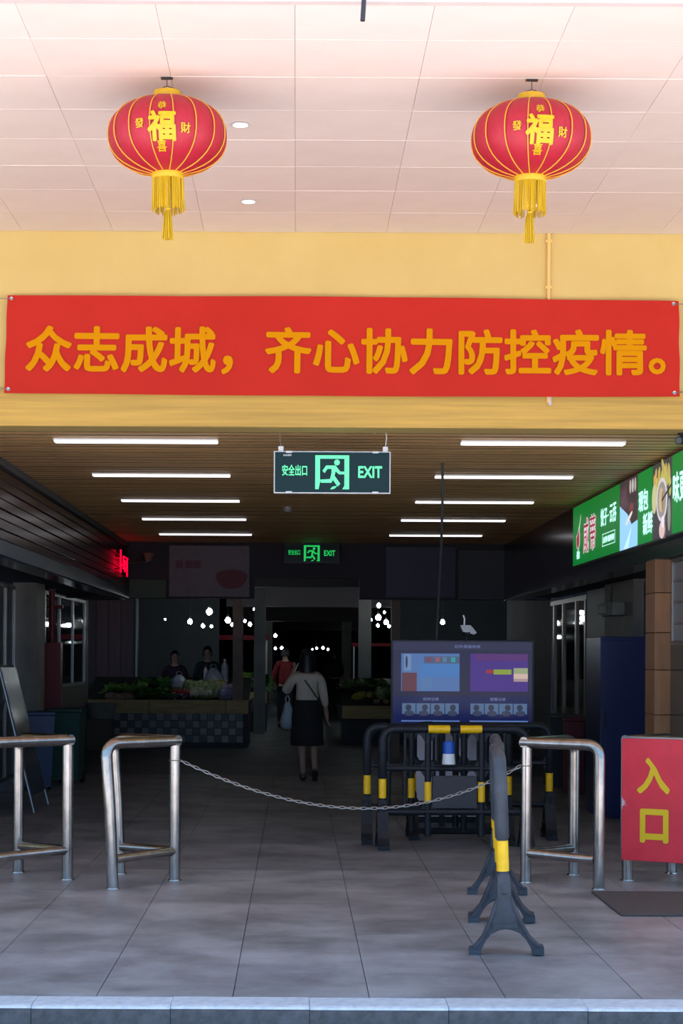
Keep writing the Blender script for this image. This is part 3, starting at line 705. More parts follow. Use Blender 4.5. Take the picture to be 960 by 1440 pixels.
# ------------------------------------------------------------------ plastic barriers
BW = 1.13
def foot_outline():
    o = [(.030, .40), (.034, .30), (.056, .24), (.084, .165), (.122, .090), (.160, .048), (.186, .042), (.186, 0), (.130, 0), (.124, .030), (.100, .076), (.070, .108), (.032, .126), (0, .130)]
    return o + [(-a, b) for a, b in o[-2::-1]]
def barrier(name, label, m, mf, loc, rz, lean=0, dark_plate=True, sleeves=((.42, .574), (.38, .58), True)):
    t = thing(name, label, 'barrier', loc, rz, 'black plastic crowd barriers'); t.rotation_euler = (R(lean), 0, rz)
    w = BW / 2; zt, zm, zl = .985, .66, .30
    def rod(nm, path, r, n=12): return MB().tube(path, r, n).build(nm, m, t, True)
    for sx in (-1, 1):
        rod('end_post', [(sx * w, 0, .17), (sx * w, 0, .575), (sx * w, 0, .59)] + arc_corner((sx * w, 0, .5), (sx * w, 0, zt), (0, 0, zt), .11) + [(sx * (w - .16), 0, zt)], [.026, .026, .036] + [.036] * 8)
    rod('top_rail', [(-w + .14, 0, zt), (w - .14, 0, zt)], .032)
    rod('middle_rail', [(-w + .03, 0, zm), (w - .03, 0, zm)], .022)
    rod('lower_rail', [(-w + .03, 0, zl), (w - .03, 0, zl)], .028)
    for x in (-.21, .21):
        rod('bar', [(x, 0, .10), (x, 0, zt - .03)], .026)
    for x in (-.39, 0, .39): rod('thin_bar', [(x, 0, zm + .02), (x, 0, zt - .03)], .013, 8)
    for x in (-.39, .39): rod('thin_bar', [(x, 0, zl + .02), (x, 0, zm - .02)], .016, 8)
    # corner webs
    for x in (-w, -.21, .21, w):
        for sx in (-1, 1):
            if abs(x + sx * .02) > w: continue
            for zz, dz in ((zt - .03, -1), (zm, 1), (zm, -1), (zl, 1)):
                x0 = x + sx * .024
                MB().prism([(x0, zz), (x0 + sx * .07, zz), (x0 + sx * .03, zz + dz * .025), (x0, zz + dz * .075)], -.010, .010, 'y').build('corner_web', m, t)
    if dark_plate:
        MB().box(-.175, .175, -.014, .014, zl + .03, zm - .06, .006).build('plate', mat('barrier_plate', (.035, .035, .042), .6), t)
    if sleeves:
        for x, (z0, z1), r in ((-w, sleeves[0], .0300), (w, sleeves[0], .0300), (-.21, sleeves[1], .0285), (.21, sleeves[1], .0285)):
            MB().tube([(x, 0, z0), (x, 0, z1)], r, 16).build('reflective_sleeve', m_sleeve, t, True)
        for x in (-.125, .125) if sleeves[2] else ():
            MB().tube([(x - .085, 0, zt), (x + .085, 0, zt)], .0345, 14).build('reflective_sleeve', m_sleeve, t, True)
    fo = None
    for x in (-w, w):
        if fo is None:
            fm = MB().prism(foot_outline(), -.032, .032, 'x')
            for s_ in (-1, 1):          # raised rims and ribs
                fm.prism([(s_ * .034, .30), (s_ * .056, .242), (s_ * .084, .167), (s_ * .122, .092), (s_ * .160, .050), (s_ * .160, .036), (s_ * .116, .078), (s_ * .076, .156), (s_ * .044, .236)], -.044, .044, 'x')
                fm.prism([(s_ * .188, 0), (s_ * .188, .034), (s_ * .128, .028), (s_ * .128, 0)], -.044, .044, 'x')
            fm.prism([(-.062, .135), (.062, .135), (.062, .158), (-.062, .158)], -.042, .042, 'x')
            fm.tube([(0, 0, .16), (0, 0, .30), (0, 0, .31), (0, 0, .36), (0, 0, .365), (0, 0, .41)], [.030, .030, .037, .037, .031, .031], 14)
            fo = fm.build('foot', mf, t); fo.location = (x, 0, 0)
        else:
            o = link('foot', fo.data, t); o.location = (x, 0, 0)
    return t
ang = math.atan2(6.06 * K - 4.84 * K, 1.275 - 1.065); dr = Vector((math.cos(ang), math.sin(ang), 0)); e0 = Vector((1.068, 4.84 * K, 0))
c1, c2 = e0 + dr * (BW / 2), e0 + dr * (BW * 1.5 + .10)
barrier('crowd_barrier', 'dusty black plastic barrier seen end-on, nearest in the foreground with yellow sleeve', m_gplastic, m_gplastic, c1, ang, lean=-2.4, dark_plate=False, sleeves=((.42, .574), (.38, .58), False))
barrier('crowd_barrier', 'dusty black plastic barrier seen end-on behind the nearest barrier', m_gplastic, m_gplastic, c2, ang, lean=-1.2, dark_plate=False, sleeves=((.42, .574), (.38, .58), False))
for px, y, rz, lab, pl in ((640, 14.45, 2, 'black plastic barrier in front of the screen, frontmost of the three', True), (616, 14.85, -1.5, 'black plastic barrier in middle, sticking out left of the other two', False), (677, 15.25, 1, 'black plastic barrier in the row by the screen, sticking out to right', False)):
    o = barrier('crowd_barrier', lab, m_bplastic, m_bplastic, (X(px, y), y, 0), R(rz), dark_plate=pl, sleeves=((.415, .574), (.385, .55), pl)); o.scale = (1, 1, .945)

# bottle on the barrier
t = thing('plastic_bottle', 'small blue and white plastic bottle hooked on black barrier', 'bottle', (X(632, 14.3), 14.34, Z(1074, 14.3)))
MB().lathe([(.0, 0), (.052, 0), (.052, .004), (.046, .082), (.0, .083)], n=18).build('lower_half', m_white, t, True)
MB().lathe([(.0, .083), (.046, .083), (.046, .16), (.036, .178), (.0, .182)], n=18).build('upper_half', mat('blue_plastic', (.01, .08, .42), .4), t, True)

# ------------------------------------------------------------------ thermal screen
YT = 15.75
tv = thing('thermal_screen', 'large flat screen on a stand showing blue and purple thermal camera images', 'screen', (X(650.5, YT), YT, 0))
sw, s0, s1 = 202 / F * YT / 2, Z(1020, YT), Z(898.5, YT)
MB().box(-sw, sw, 0, .05, s0, s1, .006).build('bezel', m_bplastic, tv)
MB().box(-.22, .22, .052, .10, s0 + .2, s1 - .2, .01).build('back_cover', m_bplastic, tv)
for x in (-.16, .16): B('stand_post', m_bplastic, x - .025, x + .025, .11, .15, .05, s1 - .25, tv)
MB().box(-.42, .42, -.12, .38, 0.0, .05, .01).build('stand_base', m_bplastic, tv)
pt = print_mat('screen_picture', .72, .16, 0)
def SX(px): return X(px, YT) - X(650.5, YT)
def q2(k, a, b, c, d, col, lift):
    k.add([(SX(a), -lift, Z(d, YT)), (SX(b), -lift, Z(d, YT)), (SX(b), -lift, Z(c, YT)), (SX(a), -lift, Z(c, YT))], [(0, 1, 2, 3)], col)
def e2(k, cx, cy, rx, ry, col, lift, n=12):
    k.add([(SX(cx + rx * math.cos(2 * math.pi * i / n)), -lift, Z(cy + ry * math.sin(2 * math.pi * i / n), YT)) for i in range(n)], [tuple(range(n))], col)
k = MB(); q2(k, 552.5, 748, 901, 1016.5, (.012, .010, .045), .002); q2(k, 553, 748, 902, 913, (.022, .018, .058), .0026)
q2(k, 554, 744, 978, 1016, (.006, .008, .075), .0026); k.build('display', pt, tv)
k = MB(); q2(k, 564, 646, 918, 971, (.085, .18, .44), .003); q2(k, 596, 646, 922, 932, (.07, .11, .22), .0034); q2(k, 590, 646, 932, 951, (.06, .20, .52), .0034)
q2(k, 568, 578, 919, 942, (.16, .27, .48), .0034); e2(k, 571.5, 930, 1.6, 9, (.02, .03, .08), .0038); q2(k, 565, 586, 945, 971, (.12, .035, .05), .0036)
for a, c in ((600, (.2, .05, .1)), (612, (.3, .1, .12)), (622, (.1, .2, .3)), (634, (.03, .35, .35))): q2(k, a, a + 6, 923, 930, c, .0038)
q2(k, 592, 607, 951, 968, (.09, .20, .42), .0036); k.build('camera_picture', pt, tv)
k = MB(); q2(k, 661, 742, 918, 971, (.065, .02, .24), .003); q2(k, 668, 742, 918, 928, (.10, .02, .17), .0034)
for a, b, c, d, cc in ((683, 694, 940.5, 945.5, (.35, .03, .02)), (694, 719, 940, 947, (.28, .38, .03)), (722, 742, 938, 946, (.35, .42, .22)), (722, 742, 946, 953, (.72, .52, .45)), (722, 742, 953, 957, (.45, .30, .32))): q2(k, a, b, c, d, cc, .0038)
k.build('thermal_picture', pt, tv)
rr = random.Random(8)
for a0 in (565.5, 661.5):
    for i in range(4):
        a = a0 + i * 20.2; k = MB(); q2(k, a, a + 19, 988, 1003, (.09, .16, .30), .003)
        e2(k, a + 10 + rr.uniform(-2, 2), 994, 4.2, 4.5, (.03, .035, .07), .0034); e2(k, a + 10, 1002, 7, 4.0, (.04, .05, .10), .0036)
        k.build('face_thumbnail', pt, tv)
    k = MB(); q2(k, a0 - 1, a0 + 81, 1012, 1013.8, (.12, .22, .55), .003); k.build('scroll_line', pt, tv)
for body, cx, cy, w, h in (('红外测温系统', 657, 908, 36, 4.5), ('实时记录', 606, 982, 22, 4.5), ('报警记录', 700, 982, 22, 4.5)):
    v, f = fit(body, w / F * YT, h / F * YT, .01)
    MB().add([(x + SX(cx), -.0045 - l * .0001, z + Z(cy, YT)) for x, z, l in v], f, (.16, .20, .42)).build('title_text', pt, tv)
# pale cabinet behind the barriers
t = thing('pale_cabinet', 'pale grey cabinet standing behind the barriers under the screen', 'cabinet', (X(628, 16.6), 16.7, 0))
MB().box(-.28, .28, -.10, .22, .06, .92, .008).build('body', mat('pale_grey_paint', (.58, .53, .58), .5), t)
B('plinth', m_bplastic, -.27, .27, -.08, .2, 0, .06, t)
for x in (-.14, .14): MB().box(x - .132, x + .132, -.112, -.1015, .09, .89, .004).build('door', _M['pale_grey_paint'], t)
# camera on top of the screen, and the cable hanging from the slatted ceiling
t = thing('thermal_camera', 'small white camera mounted on top of the screen', 'camera', (X(656, YT), YT + .025, s1))
MB().tube([(0, 0, .0005), (0, 0, .03), (-.015, 0, .06)], .012, 8).build('bracket', m_bplastic, t)
MB().prism([(-.055, .125), (.03, .125), (.085, .06), (.06, .045), (-.035, .07)], -.04, .04, 'y').build('housing', mat('light_grey_plastic', (.34, .34, .36), .45), t)
MB().lathe([(0, -.0), (.035, 0), (.045, .012), (.045, .03), (0, .03)], (.01, 0, .035), 14).build('lens_ring', m_bplastic, t, True)
MB().tube([(-.02, 0, .125), (-.018, 0, .18), (-.03, 0, .21)], .007, 8).build('antenna', m_white, t)
yk = (HC - CH) * F / (PY - 650)
t = thing('hanging_cable', 'black cable hanging straight down from the slatted ceiling behind the screen', 'cable', (X(620.5, yk), yk, HC))
MB().tube([(0, 0, -.001), (.002, 0, -.3), (.012, .25, -.7), (.014, .60, -1.2), (.014, .68, -1.40), (.014, .68, -1.75)], .011, 8).build('cable', m_wire, t, True)
MB().lathe([(.016, 0), (.016, -.012), (.011, -.02), (.011, -.03)], n=12).build('grommet', m_wire, t, True)

# ------------------------------------------------------------------ right side furniture
yb_ = 8.95 * K
t = thing('blue_cabinet', 'tall dark blue metal cabinet beside the orange pillar', 'cabinet', (X(844, yb_), yb_, 0))
cw, ch_ = X(919, yb_) - X(844, yb_), Z(893, yb_)
MB().box(0, cw, 0, .85, .0, ch_, .006).build('body', m_blue, t)
MB().box(.006, cw - .006, -.016, -.001, .06, ch_ - .03, .004).build('door', m_blue, t)
MB().box(.035, .05, -.035, -.017, .85, 1.0, .004).build('handle', m_bplastic, t)
t = thing('wall_air_outlet', 'beige box unit with a bracket on the wall above blue cabinet', 'air outlet', (SR - .12, 10.4 * K, 2.02))
MB().box(-.14, -.001, -.35, .35, -.07, .07, .01).build('body', m_pale, t); MB().box(-.22, -.142, .0, .10, -.05, .05, .01).build('nozzle', m_pale, t)
MB().tube([(-.1, -.05, .07), (-.1, -.12, .25)], .012, 6).build('bracket', m_alu, t)
t = thing('red_box', 'dark red box on the floor left of the blue cabinet', 'box', (X(801, 20.0), 20.2, 0))
MB().box(0, .20, 0, .3, 0, .80, .01).build('body', mat('dark_red_paint', (.12, .012, .02), .5), t); MB().box(-.006, .206, -.006, .306, .802, .84, .008).build('lid', _M['dark_red_paint'], t)
t = thing('steel_counter', 'low dark counter with pale top beside the red box', 'counter', (X(776, 21.2), 21.3, 0))
MB().box(0, .35, 0, .6, 0, .80, .006).build('body', mat('dark_counter', (.02, .02, .028), .5), t); MB().box(-.02, .37, -.02, .62, .802, .83, .004).build('top', m_wall, t)

# ------------------------------------------------------------------ left side furniture
t = thing('folding_stand', 'leaning folding sign stand with glossy grey board at the left edge', 'sign stand', (-2.47, 9.34 * K, 0))
def lean(u): return (-.345 * u, 1.39 * u)     # x,z up the slope
for yy in (-.5, .5):
    MB().tube([(0, yy, 0), (lean(1)[0], yy, lean(1)[1])], .011, 8).build('leg', m_alu, t)
    MB().tube([(-.69, yy, 0), (-.345 - .01, yy, 1.39)], .011, 8).build('leg', m_alu, t)
a, b = lean(.11), lean(.985)
MB().prism([(a[0] + .004, a[1]), (a[0] + .016, a[1] + .004), (b[0] + .016, b[1] + .004), (b[0] + .004, b[1])], -.47, .47, 'y').build('board', mat('glossy_grey_board', (.07, .08, .11), .12), t)
MB().tube([(-.52, -.5, .68), (-.172, -.5, .70)], .007, 6).build('brace', m_alu, t)
MB().tube([(-.355, -.5, 1.38), (-.355, .5, 1.38)], .012, 8).build('top_bar', m_alu, t)
def bin_(label, loc, w, d, h, m, rz):
    t = thing('wheelie_bin', label, 'bin', loc, rz)
    MB().add([(-w * .4, -d * .4, .05), (w * .4, -d * .4, .05), (w * .4, d * .4, .05), (-w * .4, d * .4, .05), (-w / 2, -d / 2, h), (w / 2, -d / 2, h), (w / 2, d / 2, h), (-w / 2, d / 2, h)], [(3, 2, 1, 0), (4, 5, 6, 7), (0, 1, 5, 4), (1, 2, 6, 5), (2, 3, 7, 6), (3, 0, 4, 7)]).build('body', m, t)
    MB().box(-w / 2 - .015, w / 2 + .015, -d / 2 - .02, d / 2 + .02, h + .002, h + .045, .012).build('lid', m, t)
    MB().tube([(-w / 2 + .05, d / 2 + .06, h), (w / 2 - .05, d / 2 + .06, h)], .014, 8).build('handle', m, t)
    for sx in (-1, 1):
        o = MB().lathe([(.0, -.02), (.075, -.02), (.08, -.012), (.08, .012), (.075, .02), (0, .02)], n=18).build('wheel', m_bplastic, t, True); o.rotation_euler = (0, R(90), 0); o.location = (sx * w * .36, d / 2, .08)
bin_('blue plastic wheelie bin behind the folding stand', (-2.83, 10.55 * K, 0), .36, .40, .83, mat('blue_bin', (.012, .035, .11), .45), R(8))
bin_('green plastic wheelie bin right of the blue bin', (-2.64, 11.15 * K, 0), .36, .40, .83, mat('green_bin', (.012, .06, .05), .45), R(-5))
t = thing('fire_cabinet', 'dark red fire hose cabinet with red pipe above by the grey pillar', 'fire cabinet', (X(66.5, 23.2), 23.2, 0))
m_fire = mat('fire_red', (.17, .012, .02), .45)
MB().box(-.165, .165, 0, .22, .80, 1.65, .006).build('body', m_fire, t); MB().box(-.15, .15, -.012, -.001, .82, 1.63, .004).build('door', m_fire, t)
MB().tube([(.04, .12, 1.65), (.04, .12, 2.32)], .04, 12).build('pipe', m_fire, t, True); MB().tube([(-.02, .12, 2.1), (.18, .12, 2.1)], .025, 10).build('branch_pipe', m_fire, t, True)
for x in (-.14, .14): B('leg', m_fire, x - .015, x + .015, .09, .12, 0, .80, t)
# red neon characters on the left bulkhead
nk = .62
t = thing('neon_sign', 'glowing red neon characters seen edge-on on the left bulkhead', 'neon sign', (XL + .05, 13.1 * K, 2.72))
m_neon = mat('red_neon', (.4, .0, .02), .4, emit=(1.0, .0, .03), es=1.6)
for x, z0, z1, dx in ((-.78, -.19, .30, 0), (-.30, -.10, .18, .01), (.16, -.14, .12, .0), (.70, -.22, .20, 0)):
    MB().tube([(dx, x * nk, z0 * nk), (dx, x * nk, z1 * nk)], .011, 8).build('tube', m_neon, t)
for z, a, b in ((.18, -.30, .70), (-.02, -.78, .16), (-.08, .16, .60)):
    MB().tube([(0.01, a * nk, z * nk), (.01, b * nk, z * nk)], .010, 8).build('tube', m_neon, t)
for z in (.10, -.06): MB().tube([(-.05, -.30, z), (.16 - .16, -.30, z)], .008, 6).build('bracket', m_alu, t)
t = thing('wall_fan', 'small pale fan on an arm beside red neon characters', 'fan', (X(208, 26.0), 26.0, Z(790, 26.0)))
MB().tube([(0, 0, 0), (-.25, .02, -.03), (-.42, .05, .0)], .012, 6).build('arm', m_alu, t)
MB().lathe([(0, 0), (.05, .0), (.06, .03), (.09, .10), (.09, .11), (0, .11)], (0, 0, 0), 14).build('head', mat('tan_plastic', (.2, .14, .10), .5), t, True)

# ------------------------------------------------------------------ market stalls
def stall(label, x0, x1, y0, depth, h, seg, sidedir, back, tiles=True):
    t = thing('market_stall', label, 'stall', (x0, y0, 0)); w = x1 - x0; zb_ = h - .22
    MB().box(.02, w - .02, .03, depth, 0, zb_, .004).build('base', mat('stall_base', (.028, .032, .042), .6), t)
    MB().add([(0, .0, h - .05), (w, 0, h - .05), (w, depth, back - .05), (0, depth, back - .05), (0, 0, h - .02), (w, 0, h - .02), (w, depth, back), (0, depth, back)], [(3, 2, 1, 0), (4, 5, 6, 7), (0, 1, 5, 4), (1, 2, 6, 5), (2, 3, 7, 6), (3, 0, 4, 7)]).build('display_bed', mat('stall_bed', (.05, .05, .04), .7), t)
    for a, b in zip(seg[:-1], seg[1:]):
        MB().box(a + .004, b - .004, -.03, -.002, zb_, h, .004).build('front_board', m_wood, t)
    MB().box(w - .002 if sidedir > 0 else -.03, w + .03 if sidedir > 0 else .002, 0, depth, zb_, h, .004).build('side_board', mat('stall_side', (.03, .035, .05), .6), t)
    for i in range(3): B('bed_prop', _M['stall_base'], .1 + i * (w - .3) / 2, .2 + i * (w - .3) / 2, depth - .1, depth, zb_, back - .06, t)
    if tiles:
        tl = None; td = None; s = .117; nr = int(zb_ / s)
        for j in range(nr):
            for i in range(int(w / s)):
                lite = (i + j) % 2 == 0
                src = tl if lite else td
                if src is None:
                    src = MB().box(-.055, .055, -.008, 0, -.055, .055, .003).build('tile', m_tlight if lite else m_tdark, t)
                    if lite: tl = src
                    else: td = src
                    o = src
                else: o = link('tile', src.data, t)
                o.location = (.06 + i * s, .03, zb_ - .06 - j * s)
    return t
ya = 15.5 * K; xa0, xa1 = X(118, ya), X(350, ya); dA, hA, kA = 1.9, Z(985, ya), 1.12
stall('long vegetable stall with wooden edge and chequered tile base on the left', xa0, xa1, ya, dA, hA, [0, X(210, ya) - xa0, X(318, ya) - xa0, xa1 - xa0], 1, kA)
B('roof_post', m_brown, X(334, ya) - xa0 - .08, X(334, ya) - xa0 + .08, .02, .18, hA - .02, 3.69, bpy.data.objects['market_stall'])
yb2 = 16.4 * K; xb0, xb1 = X(481, yb2), X(481, yb2) + 2.4; dB, hB, kB = 1.8, Z(992, yb2), 1.10
stall('vegetable stall right of the aisle, partly hidden by the screen', xb0, xb1, yb2, dB, hB, [0, 1.2, 2.4], -1, kB, False)
yc = 18.9 * K; xc0, xc1 = X(300, yc), X(376, yc)
stall('far vegetable stall behind the pale column left of the aisle', xc0, xc1, yc, 1.6, .78, [0, xc1 - xc0], 1, 1.05, False)

def leaf_ball(r, n, m, seed, name):
    rr = random.Random(seed); bm = bmesh.new(); bmesh.ops.create_icosphere(bm, subdivisions=2, radius=r * .86)
    k = MB().bm(bm)
    for i in range(n):          # wrapped outer leaves
        a = 2 * math.pi * i / n + rr.uniform(-.2, .2); vs = []
        for u in range(5):
            th = -.9 + u * .5; rad = r * (1.0 + .06 * u * rr.random())
            for s_ in (-1, 0, 1):
                aa = a + s_ * (.55 * math.sin((u + .6) / 5.2 * math.pi)) / max(.35, math.cos(th * .8)); vs.append((rad * math.cos(th) * math.cos(aa) * (1 + .05 * abs(s_)), rad * math.cos(th) * math.sin(aa) * (1 + .05 * abs(s_)), rad * math.sin(th)))
        k.add(vs, [(u * 3 + j, u * 3 + j + 1, (u + 1) * 3 + j + 1, (u + 1) * 3 + j) for u in range(4) for j in range(2)])
    me = k.build(name, m, None, True); return me
def leafy(r, n, m, seed, name):
    rr = random.Random(seed); k = MB()
    for i in range(n):
        a = rr.uniform(0, 6.28); el = rr.uniform(.15, 1.2); l = r * rr.uniform(.8, 1.3); w = r * rr.uniform(.22, .38); d = Vector((math.cos(a) * math.cos(el), math.sin(a) * math.cos(el), math.sin(el))); sd = Vector((-math.sin(a), math.cos(a), 0)); vs = []
        for u in range(5):
            t_ = u / 4; p = d * l * t_ + Vector((0, 0, -.35 * l * t_ * t_)); p.z = max(p.z, .004 * (i % 5)); ww = w * math.sin(math.pi * min(.97, t_ * .85 + .12))
            vs += [p - sd * ww, p + Vector((0, 0, .012)), p + sd * ww]
        k.add(vs, [(u * 3 + j, u * 3 + j + 1, u * 3 + j + 4, u * 3 + j + 3) for u in range(4) for j in range(2)])
    return k.build(name, m, None, True)
vg = dict(cab=mat('cabbage_green', (.30, .40, .17), .5, var=.3, scale=20), grn=mat('leaf_green', (.09, .27, .05), .5, var=.35, scale=15), lgrn=mat('pale_leaf_green', (.28, .44, .10), .5, var=.3, scale=15), red=mat('tomato_red', (.40, .03, .025), .3), ora=mat('carrot_orange', (.55, .20, .04), .45), pur=mat('aubergine_purple', (.05, .015, .06), .25), wht=mat('cauliflower_white', (.55, .52, .40), .6, var=.2, scale=60, bump=.4), stem=mat('veg_stem', (.10, .2, .04), .6), pot=mat('root_tan', (.42, .28, .20), .7, var=.25, scale=20), yel=mat('melon_yellow', (.45, .38, .08), .5, var=.2, scale=10), lil=mat('lilac_wrap', (.25, .22, .38), .3))
src = {}
def veg(kind, x, y, z, label, group, s=1.0):
    if kind not in src:
        if kind == 'cabbage': o = leaf_ball(.115, 9, vg['cab'], 1, 'cabbage')
        elif kind == 'lilac_cabbage': o = leaf_ball(.11, 7, vg['lil'], 4, 'wrapped_cabbage')
        elif kind == 'greens': o = leafy(.20, 26, vg['grn'], 2, 'leafy_greens')
        elif kind == 'pale_greens': o = leafy(.19, 24, vg['lgrn'], 3, 'lettuce')
        elif kind == 'cauliflower':
            k = MB(); rr = random.Random(9)
            for i in range(14):
                bm = bmesh.new(); bmesh.ops.create_icosphere(bm, subdivisions=1, radius=.045); a = i * 2.4; e = .1 + i / 14 * 1.3
                bmesh.ops.translate(bm, verts=bm.verts, vec=(.07 * math.cos(a) * math.cos(e), .07 * math.sin(a) * math.cos(e), .06 * math.sin(e))); k.bm(bm)
            o = k.build('cauliflower', vg['wht'], None, True); lf = leafy(.12, 9, vg['lgrn'], 6, 'leaf'); lf.parent = o; lf.location = (0, 0, -.06)
        elif kind == 'tomato':
            o = MB().lathe([(.0, -.04), (.025, -.039), (.043, -.02), (.048, .0), (.044, .022), (.026, .038), (.006, .034), (0, .033)], n=14).build('tomato', vg['red'], None, True)
            s_ = leafy(.03, 6, vg['stem'], 7, 'stem'); s_.parent = o; s_.location = (0, 0, .036)
        elif kind == 'aubergine':
            o = MB().tube([(-.13, 0, 0), (-.11, 0, 0), (-.05, 0, .0), (.02, 0, .004), (.08, 0, .01), (.11, 0, .015)], [.012, .034, .044, .038, .027, .02], 12).build('aubergine', vg['pur'], None, True)
            s_ = MB().tube([(.10, 0, .014), (.125, 0, .018), (.16, 0, .03)], [.026, .018, .007], 8).build('stem', vg['stem'], o, True)
        elif kind == 'carrot':
            o = MB().tube([(-.10, 0, 0), (-.06, 0, 0), (.04, 0, 0), (.09, 0, 0), (.10, 0, 0)], [.004, .012, .022, .024, .012], 10).build('carrot', vg['ora'], None, True)
            s_ = MB().tube([(.098, 0, 0), (.14, 0, .02)], [.008, .004], 6).build('stem', vg['stem'], o)
        elif kind == 'potato': o = MB().lathe([(.0, -.04), (.03, -.034), (.052, -.012), (.055, .01), (.038, .034), (0, .042)], n=10, lob=.08, lobn=5).build('taro_root', vg['pot'], None, True)
        elif kind == 'melon':
            o = MB().tube([(-.14, 0, 0), (-.12, 0, 0), (-.05, 0, .0), (.05, 0, .0), (.12, 0, .0), (.14, 0, 0)], [.02, .05, .066, .066, .05, .02], 14).build('winter_melon', vg['yel'], None, True)
            MB().tube([(.138, 0, 0), (.165, 0, .01)], [.012, .008], 6).build('stem', vg['stem'], o)
        src[kind] = o; first = True
    else: first = False
    o = src[kind] if first else copy_tree(src[kind])
    o.location = (x, y, z); o.rotation_euler = (random.uniform(-.25, .25), random.uniform(-.25, .25), random.uniform(0, 6.28)); o.scale = (s, s, s)
    cats = dict(greens='leafy greens', pale_greens='lettuce', lilac_cabbage='cabbage', potato='taro', melon='melon')
    tag(o, label, cats.get(kind, kind), group)
    return o
def bedA(y): return hA - .02 + (y - ya) / dA * (kA - hA + .02)
def heap(kind, pxs, rows, r, label, group, s=1.0, dy=.16, y0=.10):
    for j in range(rows):
        for px in pxs:
            y = ya + y0 + j * dy + random.uniform(-.03, .03); x = X(px + random.uniform(-1.5, 1.5), y)
            veg(kind, x, y, bedA(y) + r * .92, label, group, s * random.uniform(.9, 1.1))
heap('potato', (152, 158, 165, 172, 179, 186), 2, .045, 'tan taro root in the heap at the left end of stall', 'taro roots on the long stall', 1.1, .13)
heap('pale_greens', (158, 172, 186, 200), 1, .05, 'pale lettuce bunch behind the taro roots', 'lettuces on the long stall', 1.0, y0=.55)
heap('greens', (196, 209, 222, 235), 2, .03, 'dark leafy green bunch in the middle of the long stall', 'leafy green bunches on the long stall', .8, .36)
heap('aubergine', (244, 252, 261, 270), 2, .04, 'dark purple aubergine at the front of long stall', 'aubergines on the long stall', 1.0, .12)
heap('tomato', (246, 252, 258, 264), 2, .045, 'red tomato heaped behind the aubergines', 'tomatoes on the long stall', 1.25, .12, y0=.48)
heap('carrot', (262, 268, 274, 280), 2, .022, 'orange carrot lying at the back of long stall', 'carrots on the long stall', 1.5, .12, y0=1.15)
heap('cauliflower', (275, 283, 291), 2, .09, 'white cauliflower at the front of the long stall', 'cauliflowers on the long stall', .85, .22)
heap('cabbage', (266, 277, 288, 299), 1, .11, 'pale green cabbage in the row behind the cauliflowers', 'cabbages on the long stall', .95, y0=.62)
heap('cabbage', (297, 305), 1, .11, 'pale green cabbage at the front near the wooden column', 'front cabbages on the long stall', .95, y0=.2)
heap('lilac_cabbage', (314, 322), 2, .10, 'lilac wrapped cabbage beside the wooden column', 'wrapped cabbages on the long stall', .95, .26)
heap('melon', (300, 311), 2, .066, 'yellow-green winter melon at the back right of long stall', 'winter melons on the long stall', 1.0, .2, y0=.9)
heap('greens', (205, 228), 1, .05, 'dark leafy green bunch at back of long stall', 'back leafy green bunches', 1.0, y0=1.15)
def bedB(y): return hB - .02 + (y - yb2) / dB * (kB - hB + .02)
for i, (kind, px, dy, lab) in enumerate((('greens', 486, .9, 'dark leafy greens on the right stall beside the pale column'), ('pale_greens', 500, 1.1, 'broad pale lettuce on right stall next to column'), ('greens', 518, 1.2, 'dark leafy greens on right stall behind the melons'), ('melon', 505, .45, 'yellow-green melon at left of the right stall'), ('melon', 522, .5, 'yellow-green melon in the middle of right stall'), ('cabbage', 538, .5, 'cabbage on the right stall close to screen edge'), ('potato', 530, .2, 'taro root at the front of right stall'), ('potato', 543, .2, 'taro root on right stall next to the screen edge'), ('pale_greens', 536, 1.1, 'pale lettuce on the right stall behind cabbage'))):
    y = yb2 + dy; veg(kind, X(px, y), y, bedB(y) + {'melon': .06, 'cabbage': .1, 'potato': .04}.get(kind, .04), lab, 'produce on the right stall', 1.15)
for kind, px, dy, lab in (('greens', 348, .2, 'leafy greens at the front of the far stall'), ('greens', 360, .3, 'leafy greens on the far stall by aisle'), ('pale_greens', 344, .9, 'pale lettuce at the back of far stall'), ('greens', 366, .9, 'dark leafy greens at back of far stall')):
    y = yc + dy; veg(kind, X(px, y), y, .76 + .18 * dy + .05, lab, 'produce on the far stall', 1.5)
# plastic bags, bottle, tub on the stall
m_film = mat('plastic_film', (.36, .38, .48), .25, var=.2, scale=12)
def sack(name, label, loc, w, h, m, cat='bag', handles=True):
    t = thing(name, label, cat, loc); rr = random.Random(int(abs(loc[0] * 100)))
    k = MB(); n = 14; prof = [(.55, 0), (.95, .08), (1.0, .3), (.8, .6), (.45, .82), (.30, .9)]; vs = []
    for r, z in prof:
        for i in range(n):
            a = 2 * math.pi * i / n; q_ = r * w / 2 * (1 + rr.uniform(-.14, .14)); vs.append((q_ * math.cos(a), q_ * .7 * math.sin(a), z * h))
    fs = [(i * n + j, i * n + (j + 1) % n, (i + 1) * n + (j + 1) % n, (i + 1) * n + j) for i in range(len(prof) - 1) for j in range(n)] + [tuple(range(n - 1, -1, -1)), tuple((len(prof) - 1) * n + j for j in range(n))]
    k.add(vs, fs); k.build('bag_body', m, t, True)
    if handles:
        for s_ in (-1, 1):
            MB().tube([(s_ * w * .10, 0, h * .88), (s_ * w * .16, 0, h * 1.0), (s_ * w * .04, 0, h * 1.12)], .008, 6).build('handle', m, t)
    return t
y = ya + .95; sack('plastic_bag', 'crumpled bluish plastic bag lying among the vegetables', (X(252, y), y, bedA(y) + .0), .30, .26, m_film)
y = ya + 1.35; sack('plastic_bag', 'pale plastic bag standing at the back of the long stall', (X(300, y), y, bedA(y) + .0), .32, .30, m_film)
y = ya + 1.5
